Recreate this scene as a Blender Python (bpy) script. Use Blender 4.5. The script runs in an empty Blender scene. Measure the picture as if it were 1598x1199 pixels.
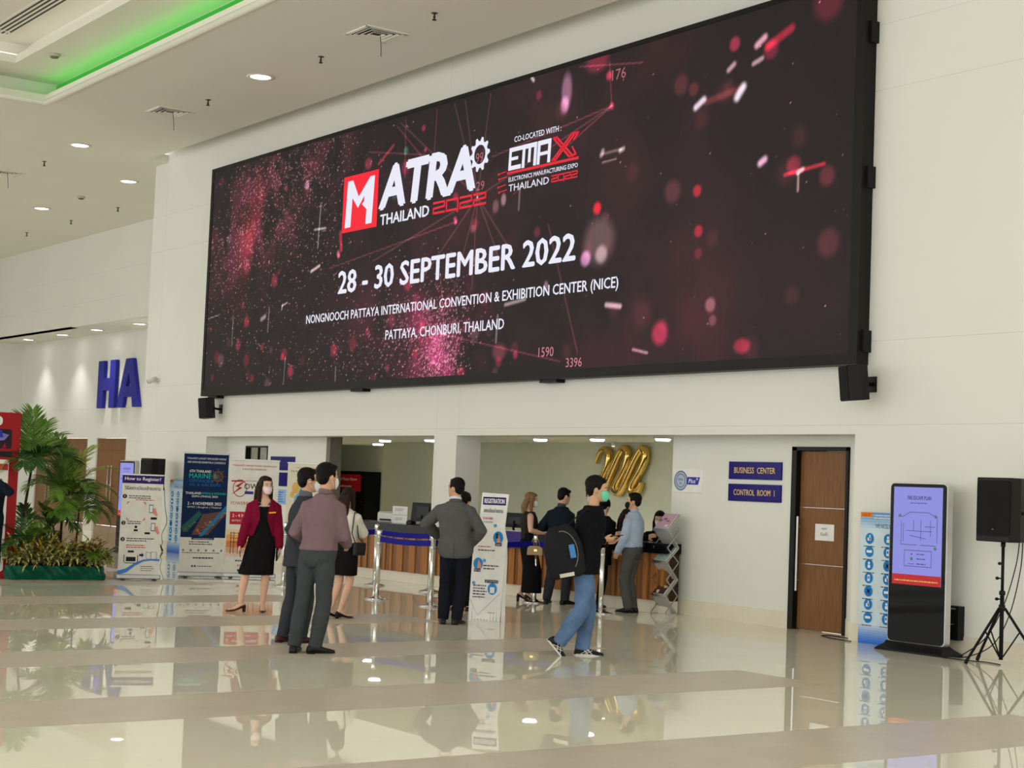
import bpy, bmesh, math, random
import numpy as np
from mathutils import Vector, Matrix, Quaternion
random.seed(7)
S = bpy.context.scene
COL = S.collection
PI = math.pi
def lin(r, g, b):
    def c(x):
        x = x / 255.0
        return x / 12.92 if x <= 0.04045 else ((x + 0.055) / 1.055) ** 2.4
    return (c(r), c(g), c(b))

# ------------------------------------------------------------------ camera, exposure, daylight
cd = bpy.data.cameras.new('camera'); cam = bpy.data.objects.new('camera', cd); COL.objects.link(cam)
cd.sensor_fit = 'HORIZONTAL'; cd.sensor_width = 36.0; cd.lens = 2580.14 * 36.0 / 1598.0
cd.clip_start = 0.1; cd.clip_end = 300
RX = (0.58373627, -0.02720538, -0.81148742)
RY = (0.81096532, 0.0685751, 0.5810617)
RZ = (0.03983983, -0.99727495, 0.06209239)
cam.matrix_world = Matrix(((RX[0], -RX[1], -RX[2], 0.0), (RY[0], -RY[1], -RY[2], 0.0),
                           (RZ[0], -RZ[1], -RZ[2], 1.6), (0, 0, 0, 1)))
S.camera = cam
EXPO = 0.04
S.view_settings.view_transform = 'Standard'; S.view_settings.look = 'None'
S.view_settings.exposure = EXPO; S.view_settings.gamma = 1.0
S.view_settings.use_curve_mapping = False
K = 1.0 / 2 ** EXPO
w = bpy.data.worlds.new('daylight'); S.world = w; w.use_nodes = True
bg = w.node_tree.nodes['Background']
bg.inputs[0].default_value = (1.0, 0.99, 0.965, 1); bg.inputs[1].default_value = 2.0

# ------------------------------------------------------------------ mesh helpers
class MB:
    """collects shapes into one mesh"""
    def __init__(s): s.v = []; s.f = []; s.sm = []
    def add(s, vs, fs, smooth=False, M=None):
        b = len(s.v)
        s.v += [tuple(M @ Vector(p)) for p in vs] if M is not None else [tuple(p) for p in vs]
        s.f += [tuple(i + b for i in f) for f in fs]
        s.sm += [smooth] * len(fs); return s
    def box(s, x0, x1, y0, y1, z0, z1, M=None):
        vs = [(x, y, z) for z in (z0, z1) for x, y in ((x0, y0), (x1, y0), (x1, y1), (x0, y1))]
        return s.add(vs, [(3, 2, 1, 0), (4, 5, 6, 7), (0, 1, 5, 4), (1, 2, 6, 5), (2, 3, 7, 6), (3, 0, 4, 7)], False, M)
    def bar(s, p, q, w, h=None, up=(0, 0, 1)):
        p = Vector(p); q = Vector(q); d = q - p; L = d.length; d.normalize(); up = Vector(up)
        if abs(d.dot(up)) > 0.98: up = Vector((0, 1, 0))
        a = d.cross(up).normalized(); b = a.cross(d); h = h or w
        M = Matrix(((a.x, b.x, d.x, p.x), (a.y, b.y, d.y, p.y), (a.z, b.z, d.z, p.z), (0, 0, 0, 1)))
        return s.box(-w / 2, w / 2, -h / 2, h / 2, 0, L, M)
    def rings(s, R, smooth=True, cap=True, closed=False, M=None):
        n = len(R[0]); vs = [p for r in R for p in r]; fs = []
        m = len(R)
        for i in range(m if closed else m - 1):
            for j in range(n):
                a = i * n + j; b = i * n + (j + 1) % n; i2 = (i + 1) % m
                fs.append((a, b, i2 * n + (j + 1) % n, i2 * n + j))
        if cap and not closed:
            fs.append(tuple(range(n - 1, -1, -1))); fs.append(tuple((m - 1) * n + j for j in range(n)))
        return s.add(vs, fs, smooth, M)
    def tube(s, pts, r, n=10, cap=True, closed=False, flat=1.0, round_ends=False):
        P = [Vector(p) for p in pts]; m = len(P)
        r = list(r) if hasattr(r, '__len__') else [r] * m
        T = []
        for i in range(m):
            a = P[i - 1] if (i > 0 or closed) else P[i]; b = P[(i + 1) % m] if (i < m - 1 or closed) else P[i]
            t = (b - a); T.append(t.normalized() if t.length > 1e-9 else Vector((0, 0, 1)))
        up = Vector((0, 0, 1)) if abs(T[0].z) < 0.9 else Vector((0, 1, 0))
        nrm = T[0].cross(up).normalized(); R = []
        ext = []
        for i in range(m):
            if i: nrm = (T[i - 1].rotation_difference(T[i])) @ nrm
            nrm = (nrm - T[i] * nrm.dot(T[i])).normalized(); ext.append((P[i], T[i], nrm.copy(), r[i]))
        if round_ends:
            p, t, q, rr = ext[0]; pre = [(p - t * rr * math.sin(a), t, q, rr * math.cos(a)) for a in (1.35, 1.0, 0.5)]
            p, t, q, rr = ext[-1]; post = [(p + t * rr * math.sin(a), t, q, rr * math.cos(a)) for a in (0.5, 1.0, 1.35)]
            ext = pre + ext + post
        for p, t, q, rr in ext:
            bq = t.cross(q)
            R.append([tuple(p + q * rr * math.cos(2 * PI * k / n) + bq * rr * flat * math.sin(2 * PI * k / n)) for k in range(n)])
        return s.rings(R, True, cap, closed)
    def lathe(s, prof, cx=0, cy=0, n=24, M=None):
        R = [[(cx + max(r, 1e-4) * math.cos(2 * PI * k / n), cy + max(r, 1e-4) * math.sin(2 * PI * k / n), z) for k in range(n)] for r, z in prof]
        return s.rings(R, True, True, False, M)
    def ell(s, c, rx, ry, rz, n=16, m=10, M=None):
        R = []
        for i in range(m + 1):
            t = -PI / 2 + PI * (i + 0.02 * (1 if i == 0 else -1 if i == m else 0)) / m
            R.append([(c[0] + rx * math.cos(t) * math.cos(2 * PI * k / n), c[1] + ry * math.cos(t) * math.sin(2 * PI * k / n), c[2] + rz * math.sin(t)) for k in range(n)])
        return s.rings(R, True, True, False, M)
    def prism(s, poly, O, u, v, nv, d, smooth=False):
        O = Vector(O); u = Vector(u); v = Vector(v); nv = Vector(nv); n = len(poly)
        a = [O + u * p[0] + v * p[1] for p in poly]; b = [p + nv * d for p in a]
        fs = [tuple(range(n - 1, -1, -1)), tuple(range(n, 2 * n))]
        fs += [(i, (i + 1) % n, n + (i + 1) % n, n + i) for i in range(n)]
        return s.add(a + b, fs, smooth)
    def mesh(s, name, auto=True):
        me = bpy.data.meshes.new(name); me.from_pydata(s.v, [], s.f); me.update()
        bm = bmesh.new(); bm.from_mesh(me); bmesh.ops.recalc_face_normals(bm, faces=bm.faces); bm.to_mesh(me); bm.free()
        me.polygons.foreach_set('use_smooth', s.sm); me.update()
        return me
    def build(s, name, mat, parent=None, bevel=0, seg=2, loc=None, rz=None, smooth_angle=None):
        me = s.mesh(name); o = bpy.data.objects.new(name, me); COL.objects.link(o)
        if mat is not None: me.materials.append(mat)
        if parent is not None: o.parent = parent
        if loc is not None: o.location = loc
        if rz is not None: o.rotation_euler = (0, 0, rz)
        if bevel:
            b = o.modifiers.new('bevel', 'BEVEL'); b.width = bevel; b.segments = seg; b.limit_method = 'ANGLE'; b.angle_limit = 0.6
        return o

def tag(o, label=None, cat=None, group=None, kind=None):
    if label: o['label'] = label
    if cat: o['category'] = cat
    if group: o['group'] = group
    if kind: o['kind'] = kind
    return o
def thing(name, label, cat, loc=(0, 0, 0), rz=0.0, group=None):
    o = bpy.data.objects.new(name, None); COL.objects.link(o); o.empty_display_size = 0.1
    o.location = loc; o.rotation_euler = (0, 0, rz)
    return tag(o, label, cat, group)
def struct(name, mb, mat, bevel=0):
    return tag(mb.build(name, mat, None, bevel), kind='structure')
def copy_tree(o, parent=None):
    c = o.copy(); COL.objects.link(c)
    if parent is not None: c.parent = parent
    for ch in list(o.children): copy_tree(ch, c)
    return c

# ------------------------------------------------------------------ materials (all procedural)
def mat(name, col, rough=0.5, metal=0.0, spec=0.2, emit=None, estr=1.0, var=0.06, scale=6.0, bump=0.0, bscale=60.0, coat=0.0, sheen=0.0):
    m = bpy.data.materials.new(name); m.use_nodes = True
    nt = m.node_tree; b = nt.nodes['Principled BSDF']; L = nt.links
    b.inputs['Roughness'].default_value = rough; b.inputs['Metallic'].default_value = metal
    b.inputs['Specular IOR Level'].default_value = spec; b.inputs['Coat Weight'].default_value = coat
    b.inputs['Sheen Weight'].default_value = sheen
    tc = nt.nodes.new('ShaderNodeTexCoord')
    nz = nt.nodes.new('ShaderNodeTexNoise'); nz.inputs['Scale'].default_value = scale; nz.inputs['Detail'].default_value = 3
    L.new(tc.outputs['Object'], nz.inputs['Vector'])
    rp = nt.nodes.new('ShaderNodeValToRGB')
    rp.color_ramp.elements[0].position = 0.3; rp.color_ramp.elements[1].position = 0.7
    rp.color_ramp.elements[0].color = tuple(c * (1 - var) for c in col) + (1,)
    rp.color_ramp.elements[1].color = tuple(min(1, c * (1 + var)) for c in col) + (1,)
    L.new(nz.outputs['Fac'], rp.inputs['Fac']); L.new(rp.outputs['Color'], b.inputs['Base Color'])
    if emit is not None:
        b.inputs['Emission Color'].default_value = tuple(emit) + (1,); b.inputs['Emission Strength'].default_value = estr
    if bump:
        n2 = nt.nodes.new('ShaderNodeTexNoise'); n2.inputs['Scale'].default_value = bscale; n2.inputs['Detail'].default_value = 4
        L.new(tc.outputs['Object'], n2.inputs['Vector'])
        bp = nt.nodes.new('ShaderNodeBump'); bp.inputs['Strength'].default_value = bump; bp.inputs['Distance'].default_value = 0.02
        L.new(n2.outputs['Fac'], bp.inputs['Height']); L.new(bp.outputs['Normal'], b.inputs['Normal'])
    m.diffuse_color = tuple(col) + (1,)
    return m
_mc = {}
def cm(r, g, b, rough=0.55, **k):
    key = (r, g, b, rough, tuple(sorted(k.items())))
    if key not in _mc: _mc[key] = mat('paint_%d_%d_%d' % (r, g, b), lin(r, g, b), rough, **k)
    return _mc[key]
def glow(r, g, b, s=1.0):
    key = ('glow', r, g, b, s)
    if key not in _mc: _mc[key] = mat('lit_%d_%d_%d' % (r, g, b), (0.01, 0.01, 0.01), 0.4, emit=lin(r, g, b), estr=s * K)
    return _mc[key]

def nodes_of(m): return m.node_tree.nodes, m.node_tree.links, m.node_tree.nodes['Principled BSDF']
def mth(N, L, op, a, b=None):
    n = N.new('ShaderNodeMath'); n.operation = op
    for i, x in enumerate((a, b)):
        if x is None: continue
        if isinstance(x, (int, float)): n.inputs[i].default_value = x
        else: L.new(x, n.inputs[i])
    return n.outputs[0]
def tile_lines(m, size, width, dark, offx=0.0, offy=0.0):
    """multiplies the base colour by a faint grid of joints in object space (x, y)"""
    N, L, b = nodes_of(m)
    tc = N.new('ShaderNodeTexCoord'); sp = N.new('ShaderNodeSeparateXYZ'); L.new(tc.outputs['Object'], sp.inputs[0])
    ms = []
    for ax, off in ((0, offx), (1, offy)):
        f = mth(N, L, 'FRACT', mth(N, L, 'DIVIDE', mth(N, L, 'ADD', sp.outputs[ax], off + 600.0), size))
        ms.append(mth(N, L, 'LESS_THAN', f, width / size))
    k = mth(N, L, 'MAXIMUM', ms[0], ms[1])
    mix = N.new('ShaderNodeMix'); mix.data_type = 'RGBA'; mix.blend_type = 'MULTIPLY'
    src = b.inputs['Base Color'].links[0].from_socket
    L.new(mth(N, L, 'MULTIPLY', k, 1.0), mix.inputs['Factor']); L.new(src, mix.inputs['A'])
    mix.inputs['B'].default_value = (dark, dark, dark, 1); L.new(mix.outputs['Result'], b.inputs['Base Color'])
def seam_lines(m, xs, zs, width=0.008, dark=0.72):
    N, L, b = nodes_of(m)
    tc = N.new('ShaderNodeTexCoord'); sp = N.new('ShaderNodeSeparateXYZ'); L.new(tc.outputs['Object'], sp.inputs[0])
    k = None
    for ax, vals in ((0, xs), (2, zs)):
        for v in vals:
            d = mth(N, L, 'LESS_THAN', mth(N, L, 'ABSOLUTE', mth(N, L, 'SUBTRACT', sp.outputs[ax], v)), width / 2)
            k = d if k is None else mth(N, L, 'MAXIMUM', k, d)
    mix = N.new('ShaderNodeMix'); mix.data_type = 'RGBA'; mix.blend_type = 'MULTIPLY'
    src = b.inputs['Base Color'].links[0].from_socket
    L.new(k, mix.inputs['Factor']); L.new(src, mix.inputs['A'])
    mix.inputs['B'].default_value = (dark, dark, dark, 1); L.new(mix.outputs['Result'], b.inputs['Base Color'])
def wood(name, c1, c2, axis='Z', scale=14.0, rough=0.4, stretch=0.06):
    m = mat(name, c1, rough); N, L, b = nodes_of(m)
    tc = N.new('ShaderNodeTexCoord'); mp = N.new('ShaderNodeMapping'); L.new(tc.outputs['Object'], mp.inputs[0])
    sc = [1, 1, 1]; sc['XYZ'.index(axis)] = stretch; mp.inputs['Scale'].default_value = sc
    nz = N.new('ShaderNodeTexNoise'); nz.inputs['Scale'].default_value = scale; nz.inputs['Detail'].default_value = 6; nz.inputs['Distortion'].default_value = 0.4
    L.new(mp.outputs[0], nz.inputs['Vector'])
    rp = N.new('ShaderNodeValToRGB'); rp.color_ramp.elements[0].position = 0.32; rp.color_ramp.elements[1].position = 0.68
    rp.color_ramp.elements[0].color = tuple(c1) + (1,); rp.color_ramp.elements[1].color = tuple(c2) + (1,)
    L.new(nz.outputs['Fac'], rp.inputs['Fac']); L.new(rp.outputs['Color'], b.inputs['Base Color'])
    return m

WALL = mat('wall_paint', lin(229, 230, 222), 0.6, var=0.015, scale=0.6)
CEIL = mat('ceiling_paint', lin(236, 234, 221), 0.7, var=0.015, scale=0.6)
ROOMW = mat('room_wall_paint', lin(222, 228, 206), 0.6, var=0.02)
BLACK = cm(18, 18, 20, 0.45); MATTEBLACK = cm(20, 20, 21, 0.7); CHROME = mat('chrome', (0.75, 0.75, 0.74), 0.12, 1.0, var=0.02)
STEEL = mat('brushed_steel', (0.55, 0.55, 0.54), 0.3, 1.0, var=0.05)
ALU = mat('aluminium', (0.5, 0.5, 0.5), 0.38, 0.9, var=0.04)
WHITE = cm(236, 236, 232, 0.5); GRANITE = mat('black_granite', lin(13, 14, 15), 0.16, spec=.15, var=0.5, scale=120)
LAMP = mat('lamp_diffuser', (0.9, 0.9, 0.9), 0.4, emit=(1.0, 0.96, 0.98), estr=9 * K)

# ------------------------------------------------------------------ printing on flat panels
_tc = {}
def text_geo(t, bold=0.0, shear=0.0, space=1.0):
    key = (t, bold, shear, space)
    if key in _tc: return _tc[key]
    cu = bpy.data.curves.new('t', 'FONT'); cu.body = t; cu.size = 1.0; cu.offset = bold; cu.shear = shear; cu.space_character = space
    cu.resolution_u = 2; cu.fill_mode = 'FRONT'
    o = bpy.data.objects.new('t', cu); COL.objects.link(o)
    dg = bpy.context.evaluated_depsgraph_get(); dg.update()
    me = bpy.data.meshes.new_from_object(o.evaluated_get(dg))
    vs = [(v.co.x, v.co.y) for v in me.vertices]; fs = [tuple(p.vertices) for p in me.polygons]
    bpy.data.objects.remove(o); bpy.data.curves.remove(cu); bpy.data.meshes.remove(me)
    if not vs: vs = [(0, 0), (1, 0), (1, 1)]; fs = [(0, 1, 2)]
    x0 = min(v[0] for v in vs); x1 = max(v[0] for v in vs); y0 = min(v[1] for v in vs); y1 = max(v[1] for v in vs)
    vs = [((x - x0) / max(x1 - x0, 1e-6), (y - y0) / max(y1 - y0, 1e-6)) for x, y in vs]
    _tc[key] = (vs, fs, (x1 - x0) / max(y1 - y0, 1e-6)); return _tc[key]
class Print:
    """flat artwork on a panel: each (part name, material) becomes one thin mesh on its surface"""
    def __init__(s, O, u, v, n, lift=0.002, step=0.0012):
        s.O = Vector(O); s.u = Vector(u).normalized(); s.v = Vector(v).normalized(); s.n = Vector(n).normalized(); s.lift = lift; s.step = step; s.g = {}
    def _put(s, key, vs2, fs, layer):
        mb = s.g.setdefault(key, MB()); h = s.lift + s.step * layer
        mb.add([s.O + s.u * x + s.v * y + s.n * h for x, y in vs2], fs)
    def poly(s, key, pts, layer=0): s._put(key, pts, [tuple(range(len(pts)))], layer)
    def rect(s, key, x0, y0, x1, y1, layer=0): s.poly(key, [(x0, y0), (x1, y0), (x1, y1), (x0, y1)], layer)
    def disc(s, key, cx, cy, r, ry=None, layer=0, n=24):
        ry = ry or r; s.poly(key, [(cx + r * math.cos(2 * PI * k / n), cy + ry * math.sin(2 * PI * k / n)) for k in range(n)], layer)
    def ring(s, key, cx, cy, r0, r1, layer=0, n=32, sx=1.0):
        vs = [(cx + r * sx * math.cos(2 * PI * k / n), cy + r * math.sin(2 * PI * k / n)) for r in (r0, r1) for k in range(n)]
        s._put(key, vs, [(k, (k + 1) % n, n + (k + 1) % n, n + k) for k in range(n)], layer)
    def line(s, key, p, q, w, layer=0):
        d = Vector((q[0] - p[0], q[1] - p[1])); L = d.length or 1; nx, ny = -d.y / L * w / 2, d.x / L * w / 2
        s.poly(key, [(p[0] + nx, p[1] + ny), (p[0] - nx, p[1] - ny), (q[0] - nx, q[1] - ny), (q[0] + nx, q[1] + ny)], layer)
    def path(s, key, pts, w, layer=0):
        P = [Vector(p) for p in pts]; ww = w if hasattr(w, '__len__') else [w] * len(P); vs = []
        for i, p in enumerate(P):
            d = (P[min(i + 1, len(P) - 1)] - P[max(i - 1, 0)]).normalized(); nn = Vector((-d.y, d.x)) * ww[i] / 2
            vs += [tuple(p + nn), tuple(p - nn)]
        s._put(key, vs, [(2 * i, 2 * i + 1, 2 * i + 3, 2 * i + 2) for i in range(len(P) - 1)], layer)
    def text(s, key, t, x, y, h, w=None, align='C', bold=0.0, shear=0.0, layer=1, space=1.0):
        vs, fs, asp = text_geo(t, 0.0, shear, space)
        w = w or asp * h; x0 = x - w / 2 if align == 'C' else x if align == 'L' else x - w
        q = bold * h
        for i, (dx, dy) in enumerate(((0, 0),) if not bold else ((0, 0), (-q, 0), (q, 0), (0, -q * .6), (0, q * .6))):
            s._put(key, [(x0 + a * w + dx, y + b * h + dy) for a, b in vs], fs, layer + .12 * i)
    def lines(s, key, x0, x1, y0, y1, n, layer=1, fill=0.42, ragged=0.3):
        rnd = random.Random(int(1000 * (x0 + y0) + n)); p = (y1 - y0) / n
        for i in range(n):
            y = y1 - (i + 0.75) * p; x = x0
            xe = x1 - (x1 - x0) * ragged * rnd.random()
            while x < xe:
                L = rnd.uniform(0.012, 0.05); s.rect(key, x, y, min(x + L, xe), y + p * fill, layer); x += L + 0.008
    def flush(s, parent=None):
        out = []
        for key, mb in s.g.items(): out.append(mb.build(key[0], key[1], parent))
        return out
# ================================================================== the hall
W = 14.32; D = 14.78; LIP = 2.365; HC = 8.25
CREAM = mat('cream_polished_tile', lin(240, 235, 217), 0.012, spec=0.5, var=0.03, scale=1.2)
tile_lines(CREAM, 0.8, 0.003, 0.86, 0.03, 0.1)
TAUPE = mat('taupe_honed_stone', lin(198, 187, 172), 0.3, spec=0.3, var=0.06, scale=3)
tile_lines(TAUPE, 1.15, 0.004, 0.8, 0.1, 0.3)
seam_lines(WALL, (-32.95, -22.0, -21.38), (2.47, 3.43, 6.34, 7.11), 0.009, 0.86)
FX0, FX1, FY0, FY1 = -56.0, 6.0, -10.0, 24.0
fm = bpy.data.meshes.new('floor'); vs = []; fs = []; mi = []
def fq(x0, x1, y0, y1, m):
    b = len(vs); vs.extend([(x0, y0, 0), (x1, y0, 0), (x1, y1, 0), (x0, y1, 0)]); fs.append((b, b + 1, b + 2, b + 3)); mi.append(m)
fq(FX0, FX1, 10.72, FY1, 0); x = FX0
for k in range(13, -6, -1):
    a = -11.22 - 3.025 * k; b = a + 1.13
    if a < FX0 + 1 or b > FX1: continue
    fq(x, a, FY0, 10.72, 0); fq(a, b, FY0, 10.72, 1); x = b
fq(x, FX1, FY0, 10.72, 0)
fm.from_pydata(vs, [], fs); fm.materials.append(CREAM); fm.materials.append(TAUPE); fm.polygons.foreach_set('material_index', mi); fm.update()
fo = bpy.data.objects.new('floor', fm); COL.objects.link(fo); tag(fo, kind='structure')

# screen wall: a thick front with two openings below a lip
mb = MB()
mb.box(-33.62, 4, W, D + .02, LIP, 9.2)
mb.box(-33.62, -30.4, W, 15.1, 0, LIP); mb.box(-33.62, -33.4, 15.1, 17.3, 0, 9.2)
mb.box(-13.17, 4, W, 15.1, 0, LIP)
struct('wall_front', mb, WALL)
mb = MB().box(-22.06, -21.42, W, D, 0, LIP); struct('wall_pillar', mb, WALL)
DW = MB()       # recessed walls inside the openings
DW.box(-30.4, -29.56, D, 14.9, 0, LIP).box(-28.62, -26.34, D, 14.9, 0, LIP).box(-29.56, -28.62, D, 14.9, 2.2, LIP).box(-29.56, -28.62, D, 14.9, 0, 1.15)
struct('wall_recess_left', DW, WALL)
DW = MB().box(-16.85, -14.6, D, 14.95, 0, LIP).box(-13.66, -13.17, D, 14.95, 0, LIP).box(-14.6, -13.66, D, 14.95, 2.235, LIP)
struct('wall_recess_right', DW, WALL)
BACKY = 19.0; RC = 2.47; HS_ = 5.68
struct('wall_room_back', MB().box(-31.3, -14, BACKY, 21.2, 0, 2.6).box(-40, -31.3, 21.0, 21.2, 0, 2.6), ROOMW)
struct('wall_room_left', MB().box(-40.2, -40, 17.6, 21.2, 0, 2.6), ROOMW)
struct('wall_room_right', MB().box(-14.4, -14.2, 14.95, 19, 0, 2.6), ROOMW)
struct('ceiling_room', MB().box(-33.6, -14.2, D + .02, 21.2, RC, RC + .12).box(-40.2, -33.6, 17.6, 21.2, RC, RC + .12), CEIL)
struct('wall_closing', MB().box(-41, -33.4, 17.5, 17.6, 0, HS_), WALL)
mb = MB().box(-26.34, -26.2, D, 15.02, 0, LIP); struct('trim_1', mb, cm(120, 116, 104))
# far wall with the hall doors, its lower soffit and the bulkhead over it
HY = 18.7; HS = 5.68
mb = MB()
mb.box(-54, -52.35, HY, HY + .3, 0, HS).box(-47.95, -47.25, HY, HY + .3, 0, 2.57).box(-45.0, -41.0, HY, HY + .3, 0, HS)
mb.box(-52.35, -45.0, HY, HY + .3, 2.57, HS)
struct('wall_hall', mb, WALL)
struct('wall_bulkhead', MB().box(-56, -33.62, 17.28, 17.5, HS, 9.2), WALL)
struct('ceiling_soffit', MB().box(-56, -33.62, 17.5, HY + .3, HS, HS + .1).box(-54.2, -46, 17.28, 17.5, HS, HS + .02), CEIL)
struct('wall_end', MB().box(-54.3, -54, -6, HY, 0, HS + 3.5), WALL)
# hall ceiling with a recessed coffer, a slot of shadow along the screen wall
X0, X1, Y0, Y1 = -29.4, -4.0, 1.0, 10.3
mb = MB()
mb.box(-56, X0, -6, 13.86, HC, HC + .17).box(X0, X1, Y1, 13.86, HC, HC + .17).box(X1, 6, -6, 13.86, HC, HC + .17).box(X0, X1, -6, Y0, HC, HC + .17)
mb.box(-56, -33.0, 13.86, 17.28, HC, HC + .17)
mb.box(-33.0, 6, 13.7, 14.4, 9.0, 9.2).box(-33.0, 6, 13.66, 13.8, HC + .17, 9.0)
struct('ceiling', mb, CEIL)
Z2 = HC + .46; g = .32
i0, i1, j0, j1 = -28.6, -6.0, 2.0, 9.45
mb = MB()   # upper deck of the coffer, with its own inner recess
mb.box(X0 - g, i0, Y0 - g, Y1 + g, Z2, Z2 + .14).box(i0, i1, j1, Y1 + g, Z2, Z2 + .14).box(i1, X1 + g, Y0 - g, Y1 + g, Z2, Z2 + .14).box(i0, i1, Y0 - g, j0, Z2, Z2 + .14)
mb.box(X0 - g - .05, X0 - g, Y0 - g, Y1 + g, HC + .17, Z2).box(X0 - g, X1 + g, Y1 + g, Y1 + g + .05, HC + .17, Z2)
mb.box(X1 + g, X1 + g + .05, Y0 - g, Y1 + g, HC + .17, Z2).box(X0 - g, X1 + g, Y0 - g - .05, Y0 - g, HC + .17, Z2)
mb.box(i0 - .3, i1 + .3, j0 - .3, j1 + .3, Z2 + .42, Z2 + .5)
mb.box(i0 - .35, i0 - .3, j0 - .3, j1 + .3, Z2 + .14, Z2 + .42).box(i0 - .3, i1 + .3, j1 + .3, j1 + .35, Z2 + .14, Z2 + .42)
struct('ceiling_coffer', mb, CEIL)
# rounded lip around the coffer
mb = MB()
mb.tube([(X0 - .02, Y0, HC + .03), (X0 - .02, Y1 + .02, HC + .03), (X1, Y1 + .02, HC + .03)], .06, 10)
struct('trim_2', mb, CEIL)
# light strips lying on the ledges of the coffer
GREEN = mat('green_led', (0.02, 0.05, 0.02), 0.4, emit=(0.0, 0.8, 0.02), estr=4.5 * K)
COVEW = mat('white_led', (0.5, 0.5, 0.5), 0.4, emit=(1.0, 0.97, 0.88), estr=1.6 * K)
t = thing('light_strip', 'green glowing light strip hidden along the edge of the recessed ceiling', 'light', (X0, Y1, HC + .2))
MB().box(.0, X1 - X0, .12, .16, -.015, .01).build('led_tape', GREEN, t)
MB().box(.0, X1 - X0, .10, .18, -.02, -.015).build('channel', ALU, t)
tag(MB().box(-.3, X1 - X0 + .3, g - .02, g - .008, -.02, .24).build('painted_green_glow', mat('painted_green_glow', (.02, .14, .02), .5, emit=(.03, .33, .03), estr=.75 * K), t), 'translucent green light cover')  # added glowing sheet; the green light on the coffer face is in its colour
t = thing('light_strip', 'white light strip hidden around the inner step of the ceiling recess', 'light', (i0, j1, Z2 + .17))
MB().box(-.1, i1 - i0, .1, .14, -.015, .01).box(-.14, -.1, j0 - j1, .14, -.015, .01).build('led_tape', COVEW, t)
MB().box(-.1, i1 - i0, .08, .16, -.02, -.015).box(-.16, -.08, j0 - j1, .16, -.02, -.015).build('channel', ALU, t)

# plinth tiles along the feet of the walls
KERB = mat('cream_plinth_tile', lin(226, 219, 200), 0.12, var=0.03)
tile_lines(KERB, 0.8, 0.004, 0.85, .2, 50)
struct('baseboard_right', MB().box(-16.85, -14.6, D - .012, D, 0, .2).box(-13.66, -13.17, D - .012, D, 0, .2).box(-13.17, 4, W - .012, W, 0, .2).box(-13.182, -13.17, W - .012, D, 0, .2), KERB)
struct('baseboard_left', MB().box(-33.62, -30.4, W - .012, W, 0, .2).box(-30.4, -26.34, D - .012, D, 0, .2).box(-30.4, -30.388, W, D, 0, .2), KERB)
struct('baseboard_hall', MB().box(-54, -52.35, HY - .012, HY, 0, .2).box(-45.0, -41.0, HY - .012, HY, 0, .2).box(-47.95, -47.25, HY - .012, HY, 0, .2), KERB)

# ------------------------------------------------------------------ doors
DWOOD = wood('door_veneer', lin(114, 78, 46), lin(138, 96, 58), 'Z', 60, 0.4)
FRAME = cm(20, 16, 14, 0.4)
t = thing('door_1', 'tall brown wooden door with long steel pull handle in a black frame', 'door', (-14.13, D, 0)); t['kind'] = 'structure'
mb = MB().box(-.47, -.385, -.03, .12, 0, 2.235).box(.425, .47, -.03, .12, 0, 2.235).box(-.47, .47, -.03, .12, 2.185, 2.235)
mb.build('door_frame', FRAME, t, .004)
MB().box(-.383, .423, .05, .09, .008, 2.182).build('door_leaf', DWOOD, t, .002)
MB().box(-.383, .423, .046, .05, 1.49, 1.496).box(-.383, .423, .046, .05, .80, .806).build('inlay_strip', STEEL, t)
mb = MB().bar((-.345, -.02, .47), (-.345, -.02, 1.38), .028, .018)
for z in (.6, 1.25): mb.bar((-.345, -.02, z), (-.345, .052, z), .014)
tag(mb.build('door_handle', STEEL, t, .003), 'long brushed steel pull handle')
tag(MB().box(-14.24, -13.93, D + .043, D + .047, 1.1, 1.3).build('paper_notice', WHITE), 'white paper notice with handwritten Thai words taped on the brown door', 'notice')
pr = Print((-14.24, D + .043, 1.1), (1, 0, 0), (0, 0, 1), (0, -1, 0), .0008, .0006)
INK = cm(40, 40, 48)
pr.text(('handwriting', INK), 'กรุณา', .15, .125, .03); pr.text(('handwriting', INK), 'ดันเข้า', .15, .06, .045)
pr.flush(bpy.data.objects['paper_notice'])
def hall_door(n, x0, x1, label):
    t = thing('door_%d' % n, label, 'door', ((x0 + x1) / 2, HY, 0)); t['kind'] = 'structure'; h = (x1 - x0) / 2
    MB().box(-h, -.008, .05, .1, .01, 2.55).build('door_leaf', DWOOD, t); MB().box(.008, h, .05, .1, .01, 2.55).build('door_leaf', DWOOD, t)
    MB().box(-h, h, .046, .05, 2.2, 2.206).build('inlay_strip', FRAME, t)
    for s in (-1, 1):
        mb = MB().tube([(s * .13, .0, .62), (s * .13, .0, 1.75)], .016, 8)
        for z in (.75, 1.62): mb.tube([(s * .13, .0, z), (s * .13, .055, z)], .01, 6)
        mb.build('door_handle', STEEL, t)
    MB().box(-.09, .09, -.005, .05, 1.14, 1.2).build('lock', cm(200, 150, 130, .3), t)
hall_door(2, -47.25, -45.0, 'double wooden hall doors with steel pulls, under the blue letters')
hall_door(3, -49.95, -47.95, 'double wooden hall doors seen through the palm fronds')
hall_door(4, -52.35, -49.95, 'double wooden hall doors behind the tall palm trunk, nearest the far corner')

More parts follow.
